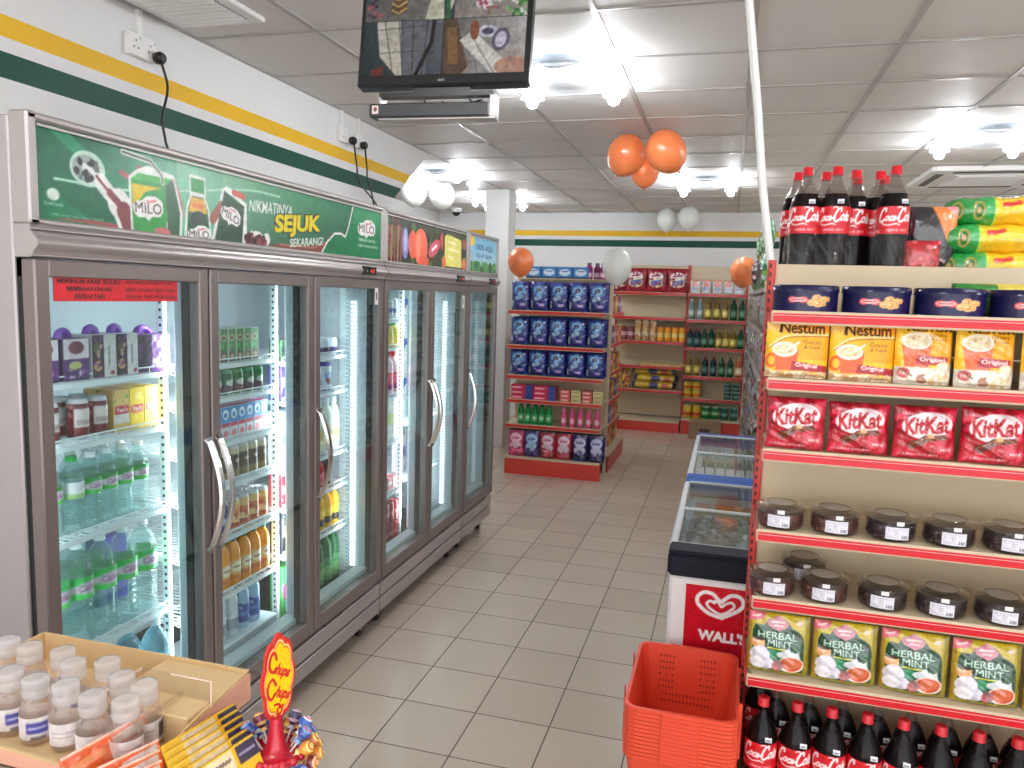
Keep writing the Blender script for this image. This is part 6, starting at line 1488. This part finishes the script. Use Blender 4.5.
A = Art(.2, .23, 26, 30, (60, 140, 90)).speck(0, 0, .2, .23, [(30, 110, 60), (150, 200, 90), (206, 220, 210)], 60, .014, 2)
gpk = pouch('green_pack', .22, .26, .09, A, (40, 120, 70), 'pillow', .15, 'foil')
for i in range(5): put(gpk, (.23, 5.5 + i * .5, 1.742), -RZ, 'green leafy pack standing on top of the right aisle shelf, ' + ORD[i] + ' from the near end', 'goods pack', 'green packs on the right aisle shelf')
for i in range(4): put(gpk, (.23, 5.5 + i * .5, 2.004), -RZ, 'green pack of the upper layer on top of the right aisle shelf, ' + ORD[i] + ' from the near end', 'goods pack', 'green packs on the right aisle shelf', sc=.8)
# ------------------------------------------------------------------ counter corner with box, sanitiser bottles and sweets
ct_ = empty('sales_counter', (-1.0, .62, 0)); tag(ct_, 'brown sales counter at the lower left under the cardboard tray and sweets', 'counter')
o = MB().box(-1.42, -.60, .28, .97, .925, .945, b=.004).build('counter_top', M['counter'], ct_); o.location = (1.0, -.62, 0)
o = MB().box(-1.40, -.63, .31, .95, 0, .925, b=.004).build('counter_body', M['counter'], ct_); o.location = (1.0, -.62, 0)
# tray: cut-down carton
bx = empty('cardboard_tray', (-.96, .93, .9455)); tag(bx, 'cut-down cardboard tray holding small clear bottles on the counter corner', 'cardboard box')
b = MB()
xa, xb, ya, yb = -.222, .215, -.135, .13; th = .004
b.box(xa, xb, ya, yb, 0, .004, mat=0)
b.box(xa, xb, yb - th, yb, 0, .056, mat=0); b.box(xa, xa + th, ya, yb, 0, .056, mat=0)
b.prism([(ya, 0), (yb, 0), (yb, .056), (.0, .044), (ya, .018)], xb - th, xb, 'x', mat=0)
b.prism([(xa, 0), (xb, 0), (xb, .018), (-.05, .030), (xa, .05)], ya, ya + th, 'y', mat=0)
b.box(.05, xb - .004, -.02, yb - th, .004, .05, mat=0, b=.002)
b.build('tray_body', M['card'], bx)
MB().prism([(xa, .003), (xb, .003), (xb, .015), (-.05, .026), (xa, .046)], ya - .0015, ya, 'y').build('pink_outer_side', M['cardp'], bx)
MB().prism([(ya, .003), (yb, .003), (yb, .05), (.0, .04), (ya, .015)], xb, xb + .0015, 'x').build('printed_outer_side', M['cardp'], bx)
def make_gel(lbl):
    o = MB().lathe([(.018, 0), (.0225, .003), (.0235, .01), (.0235, .052), (.021, .062), (.0165, .070), (.0160, .078)], 22).build('sanitiser_bottle', M['gel'])
    MB().lathe([(.0185, .072), (.0192, .074), (.0192, .084), (.0185, .085), (.0192, .087), (.0192, .096), (.0178, .1), (.012, .101)], 22).build('flip_cap', M['capc'], o)
    A = Art(.148, .034, 70, 16, (228, 222, 222))
    if lbl == 0: A.rect(.064, .010, .094, .026, (70, 70, 150)).line([(.068, .018), (.09, .018)], .004, (190, 190, 226)).rect(.07, 0, .09, .006, (120, 110, 120))
    else: A.rect(.10, .006, .118, .028, (60, 58, 70)); A.line([(.06, .02), (.09, .02)], .0015, (176, 160, 160)); A.line([(.06, .014), (.086, .014)], .0015, (176, 160, 160))
    MB().grid(lambda u, v: (.0238 * np.sin((u - .5) * 2 * PI), -.0238 * np.cos((u - .5) * 2 * PI), .012 + .034 * v), 70, 16, A.cols()).build('label', M['print'], o)
    return o
g0, g1 = make_gel(0), make_gel(1)
pts = [(-1.128, .94, 'at the far left end of the back row'), (-1.075, .935, 'second in the back row'), (-1.012, .94, 'third in the back row'), (-.966, .915, 'fourth in the back row'), (-.918, .935, 'fifth in the back row, by the empty half of the tray'), (-.862, .905, 'sixth, behind the clear acrylic stand'), (-.812, .895, 'rightmost of all, with the dark label square'),
       (-1.032, .862, 'leftmost of the front row'), (-.976, .856, 'second in the front row with a blue label'), (-.921, .858, 'third in the front row'), (-.860, .846, 'fourth in the front row'), (-.805, .85, 'fifth in the front row just behind the orange packets'), (-1.09, .868, 'at the left end, cut by the picture edge')]
for i, (x, y, d) in enumerate(pts):
    put(g0 if i in (7, 8, 1, 3) else g1, (x, y, .9498), .75 + R.uniform(-.3, .3), 'small clear bottle in the cardboard tray, ' + d, 'bottle', 'small clear bottles in the tray')
# acrylic stand
t = empty('acrylic_stand', (-.80, .86, .9455)); tag(t, 'clear acrylic display stand between the bottles and the sweet packets', 'display stand')
b = MB()
b.box(-.075, .055, .10, .103, .006, .085); b.box(-.075, -.072, -.02, .10, .006, .085); b.box(.0, .003, -.06, .10, .006, .06)
b.build('clear_panel', M['acryl'], t)
e = MB()
e.tube([(-.075, -.02, .085), (-.075, .10, .085)], .0016, 6).tube([(.055, .10, .006), (.055, .10, .085), (-.02, .10, .085)], .0016, 6)
e.build('panel_edge', M['acred'], t)
# packets
A = Art(.13, .03, 110, 22, (238, 190, 40)).rect(.028, .003, .088, .027, (236, 216, 176)).rect(.092, .003, .13, .027, (46, 36, 66)).rect(.088, 0, .094, .03, (236, 180, 20))
for i in range(9): A.line([(.034 + i * .0056, .015), (.037 + i * .0056, .017)], .004, (120, 96, 80))
A.line([(.098, .015), (.124, .015)], .004, (150, 140, 170))
def slim():
    b = MB().box(-.065, .065, -.004, .004, 0, .062, (240, 190, 30), 0, .001)
    b.grid(lambda u, v: (-.065 + .13 * u, -.0045 - .006 * v * 0 + 0 * u, .032 + .03 * v), 110, 22, A.cols())
    b.grid(lambda u, v: (-.065 + .13 * u, -.004 + .008 * v, .0626 + 0 * u), 110, 8, (240, 196, 60))
    return b.build('sweet_packet', M['print'])
slm = slim()
for i in range(6):
    put(slm, (-.688 + i * .0150, .893 - i * .0125, .9465), math.radians(79), 'slim yellow sweet packet with a cream and dark label, ' + nth(i, 6, 'from the cardboard tray') .replace('leftmost', 'nearest the cardboard tray').replace('rightmost', 'nearest the lollipop stand'), 'sweet packet', 'slim yellow sweet packets', rx=-.55)
A = Art(.13, .05, 90, 34, (236, 96, 28)).poly([(.07, .01), (.125, .01), (.125, .045), (.075, .04)], (226, 214, 206)).line([(.085, .028), (.12, .028)], .004, (206, 70, 30)).line([(.085, .02), (.115, .02)], .003, (150, 130, 130)).rect(0, 0, .13, .004, (250, 210, 190)).rect(0, .046, .13, .05, (250, 206, 180)).line([(.012, .03), (.055, .03)], .010, (246, 150, 90))
def orange_pack():
    b = MB().box(-.065, .065, -.003, .003, 0, .05, (236, 100, 40), 0, .001)
    b.grid(lambda u, v: (-.065 + .13 * u, -.0036 + 0 * u, .05 * v), 90, 34, A.cols())
    return b.build('wafer_packet', M['foil'])
op = orange_pack()
for i in range(6):
    put(op, (-.803, .824, .957) if i == 0 else (-.776 + i * .017, .808 - i * .019, .9475), math.radians(80 if i == 0 else 72 - 2 * i), 'orange and white wafer packet in front of the bottles, ' + nth(i, 6, 'from the bottles').replace('leftmost', 'nearest the bottles').replace('rightmost', 'nearest the slim yellow packets'), 'wafer packet', 'orange wafer packets', rx=-.5)
# lollipop stand
t = empty('lollipop_stand', (-.606, .925, .9455)); tag(t, 'red lollipop stand with a yellow flower-shaped sign and wrapped lollipops around its rim', 'lollipop stand')
b = MB().lathe([(.030, 0), (.034, .004), (.041, .016), (.042, .022), (.038, .024), (.032, .018), (.019, .020), (.0145, .030), (.011, .050), (.0095, .064), (.0085, .072)], 24, mat=0)
for k in range(16):
    a = k * PI / 8; b.ball((.041 * math.cos(a), .041 * math.sin(a), .019), .0065, seg=8)
b.build('red_base', mat('red_stand_plastic', (190, 20, 44), rough=.25, coat=.4, var=.04), t)
def flower(s, n=10, k=.055):
    return [(s * .030 * (1 + k * abs(math.cos(a * 4)) * 2 - k) * math.cos(a), s * .062 * (1 + k * abs(math.cos(a * 4)) * 2 - k) * math.sin(a)) for a in np.linspace(0, 2 * PI, 64, endpoint=False)]
sg = MB().prism(flower(1.0), -.0025, .0025, 'y')
sgo = sg.build('sign_rim', mat('sign_red', (206, 44, 40), rough=.25, coat=.3, var=.03), t); 
A = Art(.064, .13, 96, 190, (206, 44, 40), -.032, -.065)
A.poly(flower(1.0), (206, 44, 40)); A.poly(flower(.90), (232, 96, 40)); A.poly(flower(.86), (250, 226, 150)); A.poly(flower(.82), (236, 96, 36)); A.poly(flower(.78), (252, 206, 10))
RC = (206, 34, 36)
A.line(spline([(-.005, .030), (-.009, .040), (-.016, .036), (-.018, .022), (-.012, .014), (-.006, .018)]), .0042, RC)
A.text('hupa', .007, .008, .030, .020, RC, .05, -.5, .25)
A.line(spline([(-.006, -.006), (-.012, .004), (-.020, -.002), (-.021, -.016), (-.014, -.024), (-.008, -.018)]), .0042, RC)
A.text('hups', .007, -.024, .030, .020, RC, .05, -.5, .25)
A.line(spline([(-.008, -.034), (0, -.036), (.006, -.046), (-.001, -.05), (-.002, -.042), (.008, -.040)]), .0035, RC)
fl = flower(.985); nF = len(fl)
pg = MB()
gx, gy = 96, 190
cols_ = A.cols().reshape(gy, gx, 3)
V = []; C = []; idx = {}
P_ = np.array(fl)
def inside(x, y):
    c = False
    for i in range(nF):
        xa, ya_ = P_[i]; xb_, yb_ = P_[(i + 1) % nF]
        if (ya_ > y) != (yb_ > y) and x < (xb_ - xa) * (y - ya_) / (yb_ - ya_) + xa: c = not c
    return c
for j in range(gy):
    for i in range(gx):
        x = -.032 + .064 * i / (gx - 1); y = -.065 + .13 * j / (gy - 1)
        if inside(x, y): idx[i, j] = len(V); V.append((x, -.0029, y)); C.append(cols_[j, i])
F = [(idx[i, j], idx[i + 1, j], idx[i + 1, j + 1], idx[i, j + 1]) for j in range(gy - 1) for i in range(gx - 1) if (i, j) in idx and (i + 1, j) in idx and (i + 1, j + 1) in idx and (i, j + 1) in idx]
pg.add(V, F, C); so = pg.build('sign_face', M['gloss'], sgo)
sgo.location = (.001, .004, .130); sgo.rotation_euler = (math.radians(4), math.radians(-2), math.radians(70)); sgo.scale = (.92, 1, 1.12)
cols2 = [((36, 70, 150), (110, 150, 206)), ((236, 150, 40), (250, 206, 110)), ((120, 40, 60), (236, 190, 120)), ((40, 100, 190), (230, 230, 240)), ((226, 120, 50), (250, 220, 120)), ((50, 40, 80), (200, 180, 200))]
lol = []
for i, (c, c2) in enumerate(cols2):
    o = MB().ball((0, 0, 0), .0125, c, 0, 16)
    m_ = MB()
    seg = 18
    prof = [(.0001, .0095, c2), (.0045, .0085, (206, 60, 40)), (.006, .0075, c2), (.0085, .005, c), (.0105, 0, c), (.009, -.005, c2), (.006, -.0095, tuple(int(v * .7) for v in c)), (.0035, -.014, c2), (.006, -.019, c)]
    m_.lathe(prof, seg, caps=False)
    b_ = m_.build('lollipop', M['foil']); lol.append(b_)
    MB().lathe([(.0016, -.065), (.0016, -.012)], 6).build('stick', M['white'], b_)
L_ = []
qq = random.Random(3)
for ring, (rr, zz, n, tilt) in enumerate(((.052, .034, 14, .95), (.044, .052, 10, .6), (.060, .012, 16, 1.3))):
    for k in range(n):
        a = 2 * PI * k / n + ring * .2
        dd = (a + 1.25 + PI) % (2 * PI) - PI                      # angle away from the customer side
        if abs(dd) < (1.0, 1.35, .5)[ring]: continue
        x, y = -.606 + rr * math.cos(a), .925 + rr * math.sin(a)
        k2 = (0, 3, 5, 0, 2)[k % 5] if dd < 0 or ring == 1 else (1, 4, 0, 2, 1, 3)[k % 6]
        put(lol[k2], (x, y, .9455 + zz), a, ('navy', 'orange', 'maroon', 'blue', 'yellow', 'violet')[k2] + ' wrapped lollipop in the ' + ('middle', 'upper', 'lower')[ring] + ' ring of the stand, ' + (ORD + ['fifteenth', 'sixteenth'])[k] + ' counted from the aisle side', 'lollipop', 'wrapped lollipops on the red stand', ry=tilt)

# ------------------------------------------------------------------ light, world, camera
W = bpy.data.worlds.new('daylight'); S.world = W; W.use_nodes = True
nt = W.node_tree; bg = nt.nodes['Background']
sky = nt.nodes.new('ShaderNodeTexSky'); sky.sky_type = 'HOSEK_WILKIE'; sky.turbidity = 8; sky.ground_albedo = .6
hs = nt.nodes.new('ShaderNodeHueSaturation'); hs.inputs['Saturation'].default_value = .12; nt.links.new(sky.outputs[0], hs.inputs['Color'])
nt.links.new(hs.outputs[0], bg.inputs[0]); bg.inputs[1].default_value = 7.6
cam = bpy.data.cameras.new('camera'); co = bpy.data.objects.new('camera', cam); COL.objects.link(co); S.camera = co
cam.sensor_width = 36; cam.lens = 760 / 1024 * 36; cam.clip_start = .02
yaw, pit, rol = .2744, .116, .0304
cy, sy, cp, sp_ = math.cos(yaw), math.sin(yaw), math.cos(pit), math.sin(pit)
fw = Vector((-sy * cp, cy * cp, -sp_)); r = Vector((cy, sy, 0)); u = r.cross(fw)
r2 = math.cos(rol) * r + math.sin(rol) * u; u2 = -math.sin(rol) * r + math.cos(rol) * u
co.matrix_world = Matrix(((r2.x, u2.x, -fw.x, 0), (r2.y, u2.y, -fw.y, 0), (r2.z, u2.z, -fw.z, 1.645), (0, 0, 0, 1)))
S.view_settings.view_transform = 'Standard'; S.view_settings.look = 'None'; S.view_settings.gamma = 1; S.view_settings.use_curve_mapping = False
S.view_settings.exposure = 0.74
S.cycles.transparent_max_bounces = 32; S.cycles.max_bounces = 8; S.cycles.sample_clamp_indirect = 6
